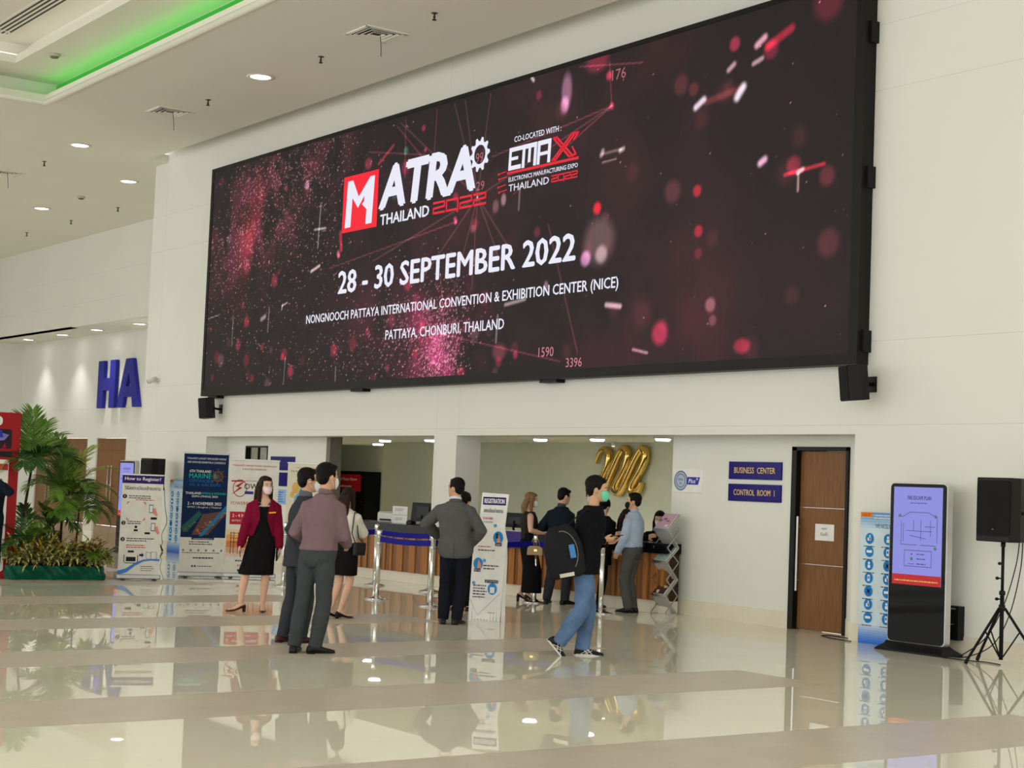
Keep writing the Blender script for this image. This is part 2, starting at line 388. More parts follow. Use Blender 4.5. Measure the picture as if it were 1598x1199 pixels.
# window in the left recess with a box behind it
t = thing('window_1', 'dark window high in the recess wall above the white banner', 'window', (-29.09, D, 1.15)); t['kind'] = 'structure'
mb = MB().box(-.47, -.44, -.01, .1, 0, 1.05).box(.44, .47, -.01, .1, 0, 1.05).box(-.47, .47, -.01, .1, 1.02, 1.05).box(-.47, .47, -.01, .1, 0, .03).box(-.02, .02, .03, .07, 0, 1.02)
mb.build('window_frame', FRAME, t)
GLASS = mat('window_glass', (0.9, 0.95, 0.95), 0.02); GLASS.node_tree.nodes['Principled BSDF'].inputs['Transmission Weight'].default_value = 1.0
MB().box(-.44, .44, .048, .052, .03, 1.02).build('pane', GLASS, t)
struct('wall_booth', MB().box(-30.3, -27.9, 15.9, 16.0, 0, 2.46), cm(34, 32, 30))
tag(MB().box(-29.12, -28.55, 15.1, 15.6, 0, 2.13).build('storage_cabinet', cm(188, 150, 92), None, .01), 'tan cabinet standing behind the dark window of the left recess', 'cabinet')
tag(MB().lathe([(.0, 0), (.06, 0), (.07, .16), (.03, .2), (.03, .26), (.0, .26)], -29.42, 15.2, 16).tube([(-29.42, 15.2, -2.0), (-29.42, 15.2, 0)], .05, 10).build('white_pole', WHITE, None, 0, 2, (0, 0, 1.98)), 'white capped pole behind the dark window, left of the tan cabinet', 'pole')
# ================================================================== the big LED screen
def fbm(H, Wd, base, seed, octv=5):
    rng = np.random.RandomState(seed); out = np.zeros((H, Wd)); amp = 1.0; tot = 0
    for o in range(octv):
        ny = max(2, int(base * 2 ** o)); nx = max(2, int(base * 2 ** o * Wd / H)); gq = rng.rand(ny + 1, nx + 1)
        yy = np.linspace(0, ny - 1e-6, H); xx = np.linspace(0, nx - 1e-6, Wd); yi = yy.astype(int); xi = xx.astype(int)
        fy = (yy - yi)[:, None]; fx = (xx - xi)[None, :]; fy = fy * fy * (3 - 2 * fy); fx = fx * fx * (3 - 2 * fx)
        a = gq[yi][:, xi]; b = gq[yi][:, xi + 1]; c = gq[yi + 1][:, xi]; d = gq[yi + 1][:, xi + 1]
        out += amp * (a * (1 - fx) * (1 - fy) + b * fx * (1 - fy) + c * (1 - fx) * fy + d * fx * fy); tot += amp; amp *= 0.5
    return out / tot
SX0, SX1, SZ0, SZ1, SY = -30.26, -13.14, 3.285, 7.655, 14.14
NXs, NZs = 900, 230
xs = np.linspace(SX0, SX1, NXs); zs = np.linspace(SZ0, SZ1, NZs); XX, ZZ = np.meshgrid(xs, zs)
img = np.zeros((NZs, NXs, 3)); img[:] = (35, 29, 30)
n1 = fbm(NZs, NXs, 4, 1); n2 = fbm(NZs, NXs, 9, 2); n3 = fbm(NZs, NXs, 3, 3)
def gs(x, z, sx, sz, rot=0.0):
    a = XX - x; b = ZZ - z; c, s_ = math.cos(rot), math.sin(rot); p = (a * c + b * s_) / sx; q = (-a * s_ + b * c) / sz
    return np.exp(-(p * p + q * q))
def addc(mask, col): 
    for i in range(3): img[:, :, i] += mask * col[i]
def disc(x, z, r, col, soft=0.25, sx=1.0):
    d = np.sqrt(((XX - x) / sx) ** 2 + (ZZ - z) ** 2) / r; addc(np.clip((1 - d) / soft, 0, 1), col)
def seg(x0, z0, x1, z1, wd, col):
    dx, dz = x1 - x0, z1 - z0; L2 = dx * dx + dz * dz
    t_ = np.clip(((XX - x0) * dx + (ZZ - z0) * dz) / L2, 0, 1)
    d = np.sqrt((XX - x0 - t_ * dx) ** 2 + (ZZ - z0 - t_ * dz) ** 2); addc(np.clip(1.4 - d / wd, 0, 1), col)
# broad red clouds
neb = gs(-28.2, 6.6, 2.6, 1.1, .35) * 1.0 + gs(-27.0, 7.3, 1.6, .6) * .8
cl = np.clip((n2 - .36) * 2.6, 0, 1.3)
addc(neb * cl, (76, 18, 34))
addc(np.clip(gs(-28.35, 6.2, .5, .9, -.35) - gs(-28.0, 6.0, .42, .75, -.35) * 1.1, 0, 1) * 1.2, (80, 10, 12))
addc(gs(-21.7, 3.7, .9, .75) * np.clip(n2 * 2.2 - .45, 0, 1.4), (120, 22, 60))
addc(gs(-23.2, 4.3, 1.4, .9) * np.clip(n1 * 2 - .6, 0, 1), (60, 14, 28))
addc(gs(-15.8, 5.2, 2.6, 1.9) * np.clip(n3 * 1.7 - .3, 0, 1), (14, 5, 6))
addc(gs(-14.3, 3.9, 2.2, 1.2) * .7, (14, 6, 7)); addc(gs(-16.8, 3.7, 1.6, .9) * np.clip(n1 * 2 - .5, 0, 1), (44, 9, 18))
addc(gs(-19.4, 6.9, 2.4, 1.0, .4) * np.clip(n1 * 2 - .6, 0, 1), (36, 12, 16)); addc(gs(-16.6, 6.4, .9, 2.2) * np.clip(n1 * 1.8 - .5, 0, 1), (24, 6, 8))
addc(gs(-22.5, 5.3, 5, 2.0) * np.clip(n2 * 2 - .7, 0, 1), (22, 4, 9))
# soft discs
rnd = random.Random(5)
for x, z, r, c, sx in ((-17.81, 5.05, .42, (62, 48, 48), 1), (-18.1, 4.82, .14, (150, 100, 140), 1), (-17.75, 4.85, .16, (90, 80, 84), 1), (-18.68, 7.3, .34, (100, 70, 90), .45),
        (-18.72, 7.1, .16, (90, 60, 84), .8), (-17.88, 5.51, .11, (190, 10, 24), 1), (-15.82, 5.5, .1, (130, 14, 24), 1), (-15.77, 4.97, .1, (120, 10, 22), 1), (-15.76, 4.68, .09, (50, 10, 16), 1),
        (-16.46, 3.69, .2, (130, 20, 46), 1), (-15.5, 4.0, .12, (90, 60, 64), 1), (-15.45, 3.8, .09, (60, 36, 40), 1), (-20.15, 5.9, .12, (110, 84, 92), .7), (-20.35, 5.82, .13, (64, 48, 50), .8),
        (-14.55, 7.1, .16, (80, 10, 24), 1), (-13.6, 7.5, .3, (60, 8, 18), 1), (-14.1, 5.6, .15, (90, 14, 26), 1), (-13.55, 5.4, .16, (60, 16, 22), 1), (-15.95, 6.85, .12, (50, 16, 18), 1),
        (-22.05, 6.55, .09, (80, 84, 94), 1), (-26.35, 6.9, .1, (110, 80, 96), 1), (-24.2, 7.0, .13, (90, 20, 32), 1.2), (-23.0, 7.05, .09, (14, 70, 50), 1), (-23.3, 6.35, .1, (10, 46, 36), 1),
        (-16.2, 6.95, .18, (44, 14, 18), 1), (-13.5, 4.6, .22, (46, 16, 20), 1), (-16.3, 5.55, .2, (44, 20, 24), 1), (-15.2, 7.3, .12, (120, 20, 44), 1), (-18.0, 7.6, .2, (80, 14, 30), 1.6), (-20.8, 5.05, .1, (80, 70, 74), 1),
        (-20.9, 5.6, .12, (60, 14, 20), 1), (-19.0, 4.5, .1, (100, 80, 88), .7), (-20.1, 3.6, .16, (70, 24, 34), 1.4), (-14.9, 3.45, .12, (110, 14, 34), 1.5)):
    disc(x, z, r, c, .45, sx)
for i in range(60):
    x = rnd.uniform(-30.2, -19); z = rnd.choice((rnd.uniform(3.3, 4.6), rnd.uniform(3.3, 7.5))); r = rnd.uniform(.06, .17)
    c = rnd.choice(((110, 14, 26), (90, 18, 34), (120, 20, 40), (60, 40, 46))); k = rnd.uniform(.3, .9); disc(x, z, r, tuple(v * k for v in c), .5)
for i in range(16):
    x = rnd.uniform(-19, -13.4); z = rnd.uniform(3.4, 7.5); disc(x, z, rnd.uniform(.1, .3), (24, 8, 10), .6)
# pairs of bright bars and the link lines
for x0, z0, x1, z1, wd, c in ((-15.9, 6.6, -15.75, 6.68, .05, (190, 180, 195)), (-15.13, 6.6, -15.02, 6.72, .06, (200, 195, 205)), (-15.7, 6.64, -15.1, 6.7, .05, (60, 20, 22)),
        (-15.3, 6.98, -15.2, 7.04, .04, (150, 120, 130)), (-14.85, 6.98, -14.7, 7.02, .035, (150, 120, 126)), (-14.8, 7.2, -14.66, 7.28, .05, (190, 130, 150)), (-14.6, 7.15, -14.2, 7.3, .06, (130, 14, 28)),
        (-14.68, 5.7, -14.6, 5.74, .05, (200, 150, 180)), (-14.25, 5.5, -13.6, 5.55, .025, (150, 20, 30)), (-14.03, 5.5, -13.95, 5.53, .03, (190, 150, 150)), (-14.02, 5.28, -14.02, 5.48, .018, (150, 120, 110)),
        (-17.83, 6.25, -17.8, 6.3, .04, (130, 120, 120)), (-17.8, 6.26, -17.4, 6.27, .02, (80, 70, 70)), (-17.42, 6.25, -17.35, 6.27, .035, (140, 130, 130)), (-17.8, 6.14, -17.5, 6.15, .015, (90, 80, 80)),
        (-17.6, 4.14, -17.3, 4.1, .04, (170, 140, 150)), (-17.0, 3.5, -16.7, 3.44, .02, (140, 110, 120)), (-20.0, 4.3, -19.5, 4.35, .03, (120, 110, 110)), (-20.2, 3.75, -20.18, 4.15, .025, (90, 84, 84)),
        (-26.0, 6.05, -25.6, 6.04, .02, (140, 130, 130)), (-25.85, 5.7, -25.8, 6.5, .014, (130, 120, 120)), (-26.05, 5.3, -25.75, 5.38, .03, (170, 150, 150)), (-27.1, 4.75, -26.9, 4.8, .015, (150, 140, 140)),
        (-27.1, 4.68, -27.08, 4.78, .015, (150, 140, 140)), (-27.9, 4.55, -27.75, 4.6, .045, (120, 110, 120)), (-27.62, 4.3, -27.6, 4.75, .02, (90, 80, 84)), (-30.2, 4.7, -29.7, 4.75, .01, (120, 110, 110)), (-29.1, 4.1, -29.1, 4.7, .012, (100, 90, 90)),
        (-26.9, 3.3, -26.87, 3.8, .014, (90, 80, 80)), (-25.0, 3.3, -25.0, 3.55, .012, (110, 100, 100)), (-25.05, 5.9, -25.0, 5.6, .05, (140, 14, 32)), (-25.1, 5.55, -25.08, 5.5, .05, (150, 60, 84)), (-21.45, 5.75, -21.43, 5.7, .04, (150, 40, 70)),
        (-19.75, 5.7, -19.74, 6.05, .02, (90, 80, 84)), (-23.85, 6.95, -23.4, 7.2, .03, (110, 20, 34)), (-19.55, 7.65, -19.5, 7.6, .03, (160, 150, 150))):
    seg(x0, z0, x1, z1, wd, c)
hub = (-20.85, 6.02)
for x, z in ((-21.6, 7.6), (-21.3, 7.6), (-23.2, 7.55), (-20.6, 7.6), (-17.64, 6.91), (-22.3, 4.9), (-21.4, 4.6), (-20.9, 4.6), (-19.9, 5.1), (-20.2, 5.0), (-23.9, 5.3)):
    seg(hub[0], hub[1], x, z, .011, (58, 34, 36))
for p, q in (((-17.64, 6.91), (-20.5, 6.6)), ((-17.64, 6.91), (-17.72, 7.55)), ((-17.64, 6.91), (-19.9, 5.95)), ((-24.2, 7.2), (-22.4, 6.9)), ((-22.1, 7.6), (-22.15, 6.6)), ((-23.05, 7.6), (-23.0, 6.6)), ((-19.0, 5.4), (-18.2, 3.5)), ((-21.7, 3.95), (-18.6, 3.4)), ((-25.4, 5.3), (-21.4, 5.7)), ((-21.8, 4.9), (-21.6, 3.8)), ((-23.3, 7.5), (-22.0, 6.5)), ((-18.4, 7.6), (-17.0, 7.4))):
    seg(p[0], p[1], q[0], q[1], .011, (74, 28, 34))
for x, z, r in ((-17.64, 6.91, .07), (-17.72, 7.35, .09), (-25.08, 5.5, .05), (-21.42, 5.7, .05), (-22.4, 6.98, .05), (-21.7, 3.95, .05)): disc(x, z, r, (150, 24, 50), .6)
# sparkle dust
rng = np.random.RandomState(11); R_ = rng.rand(NZs, NXs)
dens = neb * .17 * np.clip(n2 * 2.2 - .3, 0.1, 1) + gs(-21.7, 3.65, .55, .8) * .5 + gs(-24.4, 3.75, 2.6, .55) * .05 + gs(-22.6, 4.1, 1.2, .7) * .12 + gs(-28.8, 4.4, 1.6, 1.0) * .03 + gs(-26, 5.9, 1.2, 1.2) * .05 + .0008
hit = R_ < dens * .8; amp = 40 + 170 * rng.rand(NZs, NXs) ** 2
for i, c in enumerate((1.0, .68, .74)): img[:, :, i] += hit * amp * c
img *= 1 - 0.04 * ((np.arange(NXs) % 6) == 0)[None, :, None]
img = np.clip(img, 0, 255) / 255.0
limg = np.where(img <= 0.04045, img / 12.92, ((img + .055) / 1.055) ** 2.4)
me = bpy.data.meshes.new('display')
co = np.zeros((NZs, NXs, 3), np.float32); co[:, :, 0] = XX; co[:, :, 1] = SY - .004; co[:, :, 2] = ZZ
me.vertices.add(NZs * NXs); me.vertices.foreach_set('co', co.ravel())
ii = np.arange((NZs - 1) * (NXs - 1)); r_ = ii // (NXs - 1); c_ = ii % (NXs - 1); a_ = r_ * NXs + c_
quads = np.stack([a_, a_ + 1, a_ + 1 + NXs, a_ + NXs], 1).astype(np.int32)
me.loops.add(quads.size); me.loops.foreach_set('vertex_index', quads.ravel()); me.polygons.add(len(quads))
me.polygons.foreach_set('loop_start', np.arange(0, quads.size, 4, dtype=np.int32)); me.update(calc_edges=True)
at = me.color_attributes.new('picture', 'FLOAT_COLOR', 'POINT')
at.data.foreach_set('color', np.concatenate([limg, np.ones((NZs, NXs, 1))], 2).astype(np.float32).ravel())
LEDM = bpy.data.materials.new('led_picture'); LEDM.use_nodes = True
N_, L_, b_ = nodes_of(LEDM); b_.inputs['Base Color'].default_value = (0.004, 0.004, 0.004, 1); b_.inputs['Roughness'].default_value = 0.6; b_.inputs['Specular IOR Level'].default_value = 0.15
va = N_.new('ShaderNodeVertexColor'); va.layer_name = 'picture'; L_.new(va.outputs['Color'], b_.inputs['Emission Color']); b_.inputs['Emission Strength'].default_value = 1.0 * K
me.materials.append(LEDM)
scr = thing('video_screen', 'huge wide black-framed LED screen glowing with a red expo announcement, high on the wall', 'screen', (0, 0, 0))
o = bpy.data.objects.new('display', me); COL.objects.link(o); o.parent = scr
BEZ = cm(22, 21, 20, 0.5)
MB().box(SX0, SX1, SY, W - .002, SZ0, SZ1).build('cabinet', BEZ, scr)
mb = MB().box(-30.36, -13.0, SY - .015, W - .002, 3.155, SZ0).box(-30.36, -13.0, SY - .015, W - .002, SZ1, 7.72)
mb.box(-30.36, SX0, SY - .015, W - .002, SZ0, SZ1).box(SX1, -13.0, SY - .015, W - .002, SZ0, SZ1)
mb.build('bezel', BEZ, scr)
for x in (-29.9, -24.3, -18.9): MB().box(x - .2, x + .2, SY + .02, W - .002, 3.11, 3.155).build('mounting_bracket', BLACK, scr)
for z in (3.3, 5.2, 6.9): MB().box(-13.0, -12.96, SY + .05, W - .002, z, z + .25).build('mounting_bracket', BLACK, scr)
WHT = glow(232, 232, 246); RED = glow(244, 14, 44); RED2 = glow(226, 28, 52); DIM = glow(170, 96, 108); PINK = glow(200, 120, 140)
pr = Print((0, SY - .004, 0), (1, 0, 0), (0, 0, 1), (0, -1, 0), .004, .002)
LT = ('white_lettering', WHT); LR = ('red_lettering', RED2); RP = ('red_logo_square', RED); DM = ('faint_numbers', DIM)
def sheared(x0, z0, x1, z1, k): return lambda u, v: (x0 + (x1 - x0) * u + k * v * (z1 - z0), z0 + (z1 - z0) * v)
pr.rect(RP, -25.0, 5.88, -23.83, 6.86)
m1 = sheared(-24.9, 5.96, -23.93, 6.77, 0.06)
pr.poly(LT, [m1(*p) for p in ((0, 0), (.2, 0), (.2, .62), (.42, .38), (.62, .62), (.62, .5), (.55, .44), (.72, .32), (.72, 0), (.93, 0), (.93, 1), (.78, 1), (.42, .62), (.18, 1), (0, 1))], 2)
pr.text(('title_lettering', WHT), 'ATRA', -23.74, 6.17, .69, 2.78, 'L', .075, .12, 2, .95)
# gear ring
gp = []
for k in range(40):
    r0 = .27 if (k % 4) in (0, 1) else .21
    gp.append((r0 * math.cos(2 * PI * k / 40), r0 * math.sin(2 * PI * k / 40)))
vs_ = [(-20.82 + x, 6.68 + z) for x, z in gp] + [(-20.82 + .15 * math.cos(2 * PI * k / 40), 6.68 + .15 * math.sin(2 * PI * k / 40)) for k in range(40)]
pr._put(('gear_logo', WHT), vs_, [(k, (k + 1) % 40, 40 + (k + 1) % 40, 40 + k) for k in range(40)], 3)
pr.text(('faint_numbers', DIM, 1), '99', -20.83, 6.55, .16, .2); pr.text(('faint_numbers', DIM, 2), '29', -20.78, 6.12, .14, .22, layer=0); pr.text(('faint_numbers', DIM, 3), '176', -17.5, 7.26, .15, .3, layer=0)
pr.text(('country_lettering', WHT), 'THAILAND', -23.71, 5.885, .175, 1.5, 'L', .045)
def seven(key, x0, z0, w, h, digits, t):   # squared digits with open corners
    n = len(digits); cw = w / n; gsp = cw * .16
    for i, dch in enumerate(digits):
        a = x0 + i * cw; b = a + cw - gsp
        P = {'2': [(0, 1), (1, 1), (1, .54), (0, .46), (0, 0), (1, 0)], '0': [(0, .1), (0, 1), (1, 1), (1, 0), (0, 0), (0, .12)]}[dch]
        P = [(a + (b - a) * p, z0 + t / 2 + (h - t) * q) for p, q in P]
        if dch == '0': P[0] = P[-1]
        for p, q in zip(P[:-1], P[1:]):
            d = Vector((q[0] - p[0], q[1] - p[1])); e = d.normalized() * t / 2 if d.length else d
            pr.line(key, (p[0] - e.x, p[1] - e.y), (q[0] + e.x, q[1] + e.y), t, 1)
        if dch == '0': pr.line(key, (b, z0), (b, z0 - t), t, 1)
seven(('year_lettering', RED2), -22.08, 5.885, 1.52, .2, '2022', .036)
pr.text(('co_located_lettering', WHT), 'CO-LOCATED WITH :', -19.92, 6.735, .085, 1.15, 'L', .02)
E0 = sheared(-20.07, 6.33, -19.0, 6.65, 0.05)
def strokes(key, pts, t, f):
    for p, q in zip(pts[:-1], pts[1:]):
        a, b = f(*p), f(*q); d = Vector((b[0] - a[0], b[1] - a[1])).normalized() * t * .45
        pr.line(key, (a[0] - d.x, a[1] - d.y), (b[0] + d.x, b[1] + d.y), t, 2)
strokes(('ema_lettering', WHT), [(.31, .93), (.05, .93), (.05, .07), (.29, .07)], .065, E0); strokes(('ema_lettering', WHT), [(.05, .5), (.22, .5)], .05, E0)
strokes(('ema_lettering', WHT), [(.37, .05), (.37, .93), (.64, .93), (.64, .05)], .07, E0); strokes(('ema_lettering', WHT), [(.505, .93), (.505, .25)], .065, E0)
strokes(('ema_lettering', WHT), [(.72, .05), (.72, .93), (.96, .93), (.96, .05)], .07, E0); strokes(('ema_lettering', WHT), [(.72, .42), (.96, .42)], .05, E0)
XF = sheared(-18.98, 6.33, -18.37, 6.65, 0.03)
for off in (0, .13): strokes(LR, [(.05 + off, 0), (.75 + off, 1)], .035, XF); strokes(LR, [(.05 + off, 1), (.7 + off, 0)], .035, XF)
strokes(LR, [(.05, 1), (.18, 1)], .035, XF); strokes(LR, [(.75, 1), (1.0, 1), (.85, .75)], .035, XF); strokes(LR, [(.7, 0), (.95, .05), (.8, .4)], .03, XF); strokes(LR, [(.05, 0), (.18, 0)], .035, XF)
pr.rect(('underline', RED2), -20.08, 6.265, -18.34, 6.305)
for z, x0 in ((6.3, -20.3), (6.22, -20.28), (6.1, -20.3), (6.02, -20.27)): pr.line(('circuit_mark', RED2, z), (x0, z), (x0 + .2, z + .02), .014, 0); pr.disc(('circuit_mark', RED2, z), x0, z, .02)
pr.text(('subtitle_lettering', WHT), 'ELECTRONICS MANUFACTURING EXPO', -20.03, 6.15, .066, 1.68, 'L', .02)
pr.text(('small_country_lettering', WHT), 'THAILAND', -20.02, 6.0, .105, 1.0, 'L', .01); seven(('small_year_lettering', RED2), -18.95, 6.005, .62, .105, '2022', .02)
pr.text(('date_lettering', WHT), '28 - 30 SEPTEMBER 2022', -25.03, 4.825, .385, 6.69, 'L', .045)
pr.text(('venue_lettering', WHT), 'NONGNOOCH PATTAYA INTERNATIONAL CONVENTION & EXHIBITION CENTER (NICE)', -26.13, 4.315, .2, 8.78, 'L', .018)
pr.text(('city_lettering', WHT), 'PATTAYA, CHONBURI, THAILAND', -23.38, 3.915, .185, 3.38, 'L', .018)
pr.text(('pale_numbers', PINK, 1), '1590', -18.93, 3.48, .14, .36); pr.text(('pale_numbers', PINK, 2), '3396', -18.27, 3.31, .13, .36)
pr.flush(scr)

# ================================================================== ceiling fittings
DISCW = cm(238, 236, 230, .4)
def downlight(x, y, z, label, r=.11, power=60, group=None, warm=False, drop=.01):
    t = thing('ceiling_downlight', label, 'light', (x, y, z), 0, group)
    MB().lathe([(r, -.002), (r * 1.35, -.004), (r * 1.38, -.014), (r * 1.05, -.018), (r * .98, -.006)], n=24).build('trim_ring', DISCW, t)
    MB().lathe([(.0, -drop), (r * .85, -drop), (r, -drop * .7), (r, -.004), (0, -.004)], n=24).build('lamp_face', LAMP, t)
    l = bpy.data.lights.new('spot', 'SPOT'); l.energy = power * K; l.spot_size = 1.5; l.spot_blend = .8; l.shadow_soft_size = r * .8
    l.color = (1, .93, .72) if warm else (1, .97, .93)
    o = bpy.data.objects.new('bulb_light', l); COL.objects.link(o); o.parent = t; o.location = (0, 0, -.03 - drop)
    return t
for x, y, lb in ((-24.65, 12.25, 'ceiling downlight nearest the top of the screen, right of the green light'), (-32.6, 12.2, 'ceiling downlight left of the square vent above the wall corner'),
                 (-35.82, 14.6, 'ceiling downlight just left of the screen wall corner'), (-41.33, 14.55, 'ceiling downlight above the left bulkhead wall')):
    downlight(x, y, HC, lb, .17, 120, 'hall ceiling downlights')
downlight(-28.3, 9.05, Z2 + .42, 'ceiling downlight inside the recess beside the slot diffuser', .13, 60, 'hall ceiling downlights')
for x, lb in ((-51.8, 'soffit downlight nearest the far left corner'), (-48.8, 'second soffit downlight from the far left corner'), (-46.05, 'third soffit downlight from the left corner, left of the blue letters'), (-42.95, 'soffit downlight above the blue letters')):
    downlight(x, 18.05, HS, lb, .17, 170, 'downlights in the soffit over the hall doors')
for x, y, lb, wm in ((-23.28, 17.33, 'recessed counter room downlight nearest the pillar, over the right desk', 1), (-21.67, 17.32, 'counter room downlight left of the gold emblem', 0), (-19.86, 17.2, 'counter room downlight above the seated receptionist', 1)):
    downlight(x, y, RC, lb, .12, 75, 'downlights in the counter room ceiling', bool(wm), .05)
for x, y, lb in ((-32.25, 18.26, 'front one of two counter room downlights above the lockers door edge'), (-34.6, 19.6, 'rear one of two counter room downlights above the lockers door edge'), (-32.33, 19.47, 'counter room downlight above the black lockers'), (-29.23, 17.77, 'counter room downlight above the printer'), (-27.25, 17.61, 'counter room downlight beside the white pillar')):
    downlight(x, y, RC, lb, .12, 75, 'downlights in the counter room ceiling', x < -32, .05)
t = thing('spotlight', 'small warm picture spotlight aimed at the gold emblem', 'light', (-22.75, 18.55, RC))
MB().lathe([(.05, -.02), (.05, 0)], n=16).build('base', WHITE, t); MB().lathe([(.01, -.02), (.03, -.03), (.035, -.08), (.028, -.081)], n=16).build('shade', WHITE, t)
MB().lathe([(0, -.082), (.027, -.082), (.027, -.079), (0, -.079)], n=14).build('bulb', mat('warm_bulb', (.8, .7, .4), .4, emit=(1, .75, .3), estr=14 * K), t)
l = bpy.data.lights.new('spot', 'SPOT'); l.energy = 26 * K; l.spot_size = 1.1; l.spot_blend = .7; l.color = (1, .72, .26); l.shadow_soft_size = .03
o = bpy.data.objects.new('bulb_light', l); COL.objects.link(o); o.parent = t; o.location = (0, 0, -.1); o.rotation_euler = (.42, 0, 0)
VENTD = cm(66, 61, 54, .6)
for x, y, lb in ((-21.0, 12.3, 'square ceiling air vent above the middle of the screen'), (-28.25, 12.25, 'square ceiling air vent between two downlights near the wall corner'), (-37.0, 12.15, 'square ceiling air vent at the left edge of the picture')):
    t = thing('ceiling_vent', lb, 'air vent', (x, y, HC), 0, 'square ceiling air vents')
    mb = MB(); h = .32
    for s in (-1, 1): mb.box(s * h - .03, s * h + .03, -h - .03, h + .03, -.02, -.001); mb.box(-h, h, s * h - .03, s * h + .03, -.02, -.001)
    mb.build('frame', CEIL, t)
    MB().add([(-h, -h, -.004), (h, -h, -.004), (h, h, -.004), (-h, h, -.004)], [(0, 1, 2, 3)]).build('duct', VENTD, t)
    mb = MB()
    for k in range(1, 4):
        q = h - k * .075
        for s in (-1, 1): mb.bar((-q, s * q, -.012), (q, s * q, -.012), .034, .006, (0, s * .7, .7)); mb.bar((s * q, -q, -.012), (s * q, q, -.012), .034, .006, (s * .7, 0, .7))
    mb.build('louvre', CEIL, t)
    MB().tube([(.1, 0, -.01), (.12, .02, -.2), (.1, .04, -.36)], .006, 5).build('ribbon', cm(60, 60, 56), t)
for x, y, lb in ((-26.86, 12.35, 'ceiling sprinkler between downlight and vent, second from the recess corner'), (-22.77, 12.35, 'ceiling sprinkler left of the vent above the screen'), (-19.49, 12.35, 'ceiling sprinkler at the top of the picture'), (-34.94, 12.3, 'ceiling sprinkler right of the left edge vent'),
                 (-45.98, 15.8, 'leftmost of the three far ceiling sprinklers over the bulkhead'), (-42.69, 15.85, 'middle one of the three far ceiling sprinklers'), (-39.6, 15.9, 'rightmost of the three far ceiling sprinklers')):
    t = thing('sprinkler', lb, 'sprinkler', (x, y, HC), 0, 'ceiling sprinklers'); 
    MB().lathe([(.026, 0), (.026, -.012), (.014, -.014), (.011, -.05), (.022, -.056), (.01, -.08), (.034, -.1), (.032, -.106), (.0, -.106)], n=12).build('sprinkler_head', cm(50, 46, 40, .4), t)
    MB().lathe([(.026, -.001), (.048, -.002), (.045, -.008), (.02, -.01)], n=16).build('escutcheon', cm(70, 66, 58, .4), t)
for x, y, z, lb in ((-27.5, 9.75, Z2, 'round smoke detector beside the green light strip'), (-38.75, 14.6, HC, 'round smoke detector between two downlights over the bulkhead')):
    t = thing('smoke_detector', lb, 'smoke detector', (x, y, z))
    MB().lathe([(.1, 0), (.1, -.03), (.07, -.05), (0, -.055)], n=20).build('housing', cm(190, 184, 168), t); MB().lathe([(.075, -.048), (.06, -.07), (0, -.075)], n=16).build('sensor', cm(120, 116, 104), t)
t = thing('slot_diffuser', 'long dark striped slot air diffuser in the ceiling recess', 'air vent', (-26.0, 9.05, Z2 + .42))
MB().box(-2.4, 6, -.2, .2, -.012, -.001).build('frame', CEIL, t)
mb = MB()
for k in range(4): mb.box(-2.35, 5.95, -.155 + k * .09, -.115 + k * .09, -.0135, -.012)
mb.build('slot', cm(44, 42, 40), t)

# ================================================================== things fixed to the walls
t = thing('channel_letter', 'big blue letter H standing off the far wall', 'letter', (-47.1, HY, 3.44), 0, 'blue hall letters'); BLU = cm(40, 42, 150, .5); BLUS = cm(34, 34, 120, .5)
def letter(t, polys, d=.2):
    for p in polys: 
        pass
    mb = MB()
    for p in polys: mb.prism(p, (0, -.02, 0), (1, 0, 0), (0, 0, 1), (0, -1, 0), .1)
    mb.build('letter_body', BLU, t)
letter(t, [[(0, 0), (.42, 0), (.42, .52), (.9, .52), (.9, 0), (1.32, 0), (1.32, 1.4), (.9, 1.4), (.9, .88), (.42, .88), (.42, 1.4), (0, 1.4)]])
MB().box(.1, 1.2, -.02, 0, .6, .8).build('standoff', STEEL, t)
t = thing('channel_letter', 'big blue letter A standing off the far wall beside the corner', 'letter', (-45.6, HY, 3.44), 0, 'blue hall letters')
letter(t, [[(0, 0), (.44, 0), (.52, .3), (1.08, .3), (1.16, 0), (1.6, 0), (1.04, 1.4), (.8, 1.4), (.8, 1.0), (.97, .6), (.63, .6), (.8, 1.0), (.8, 1.4), (.56, 1.4)]])
MB().box(.5, 1.1, -.02, 0, .35, .55).build('standoff', STEEL, t)

def wall_speaker(x, z, yaw, label, pitch=.1):
    t = thing('wall_speaker', label, 'speaker', (x, W, z), 0, 'black wall speakers under the screen')
    M = Matrix.Translation((0, -.3, 0)) @ Matrix.Rotation(yaw, 4, 'Z') @ Matrix.Rotation(pitch, 4, 'X')
    cab = [(-.145, -.13), (.145, -.13), (.145, .02), (.09, .13), (-.09, .13), (-.145, .02)]
    mb = MB(); mb.rings([[M @ Vector((p[0], p[1], zz)) for p in cab] for zz in (-.2, .2)], False); mb.build('cabinet', BLACK, t, .008)
    MB().box(-.13, .13, -.137, -.131, -.185, .185, M).build('grille', MATTEBLACK, t)
    MB().tube([M @ Vector((0, .13, 0)), (0, -.1, 0), (0, -.01, 0)], .022, 8).build('bracket_arm', BLACK, t)
    MB().box(-.06, .06, -.02, 0, -.09, .09).build('mounting_plate', BLACK, t)
wall_speaker(-29.8, 2.9, -.75, 'black wall speaker under the left end of the screen')
wall_speaker(-12.92, 2.93, -.45, 'black wall speaker under the right end of the screen')
t = thing('security_camera', 'small white bullet security camera left of the screen', 'security camera', (-32.85, W, 3.62))
MB().box(-.035, .035, -.015, 0, -.08, .08).build('mounting_plate', WHITE, t); MB().tube([(0, -.01, -.05), (0, -.07, -.08), (-.03, -.1, -.06)], .014, 8).build('bracket_arm', WHITE, t)
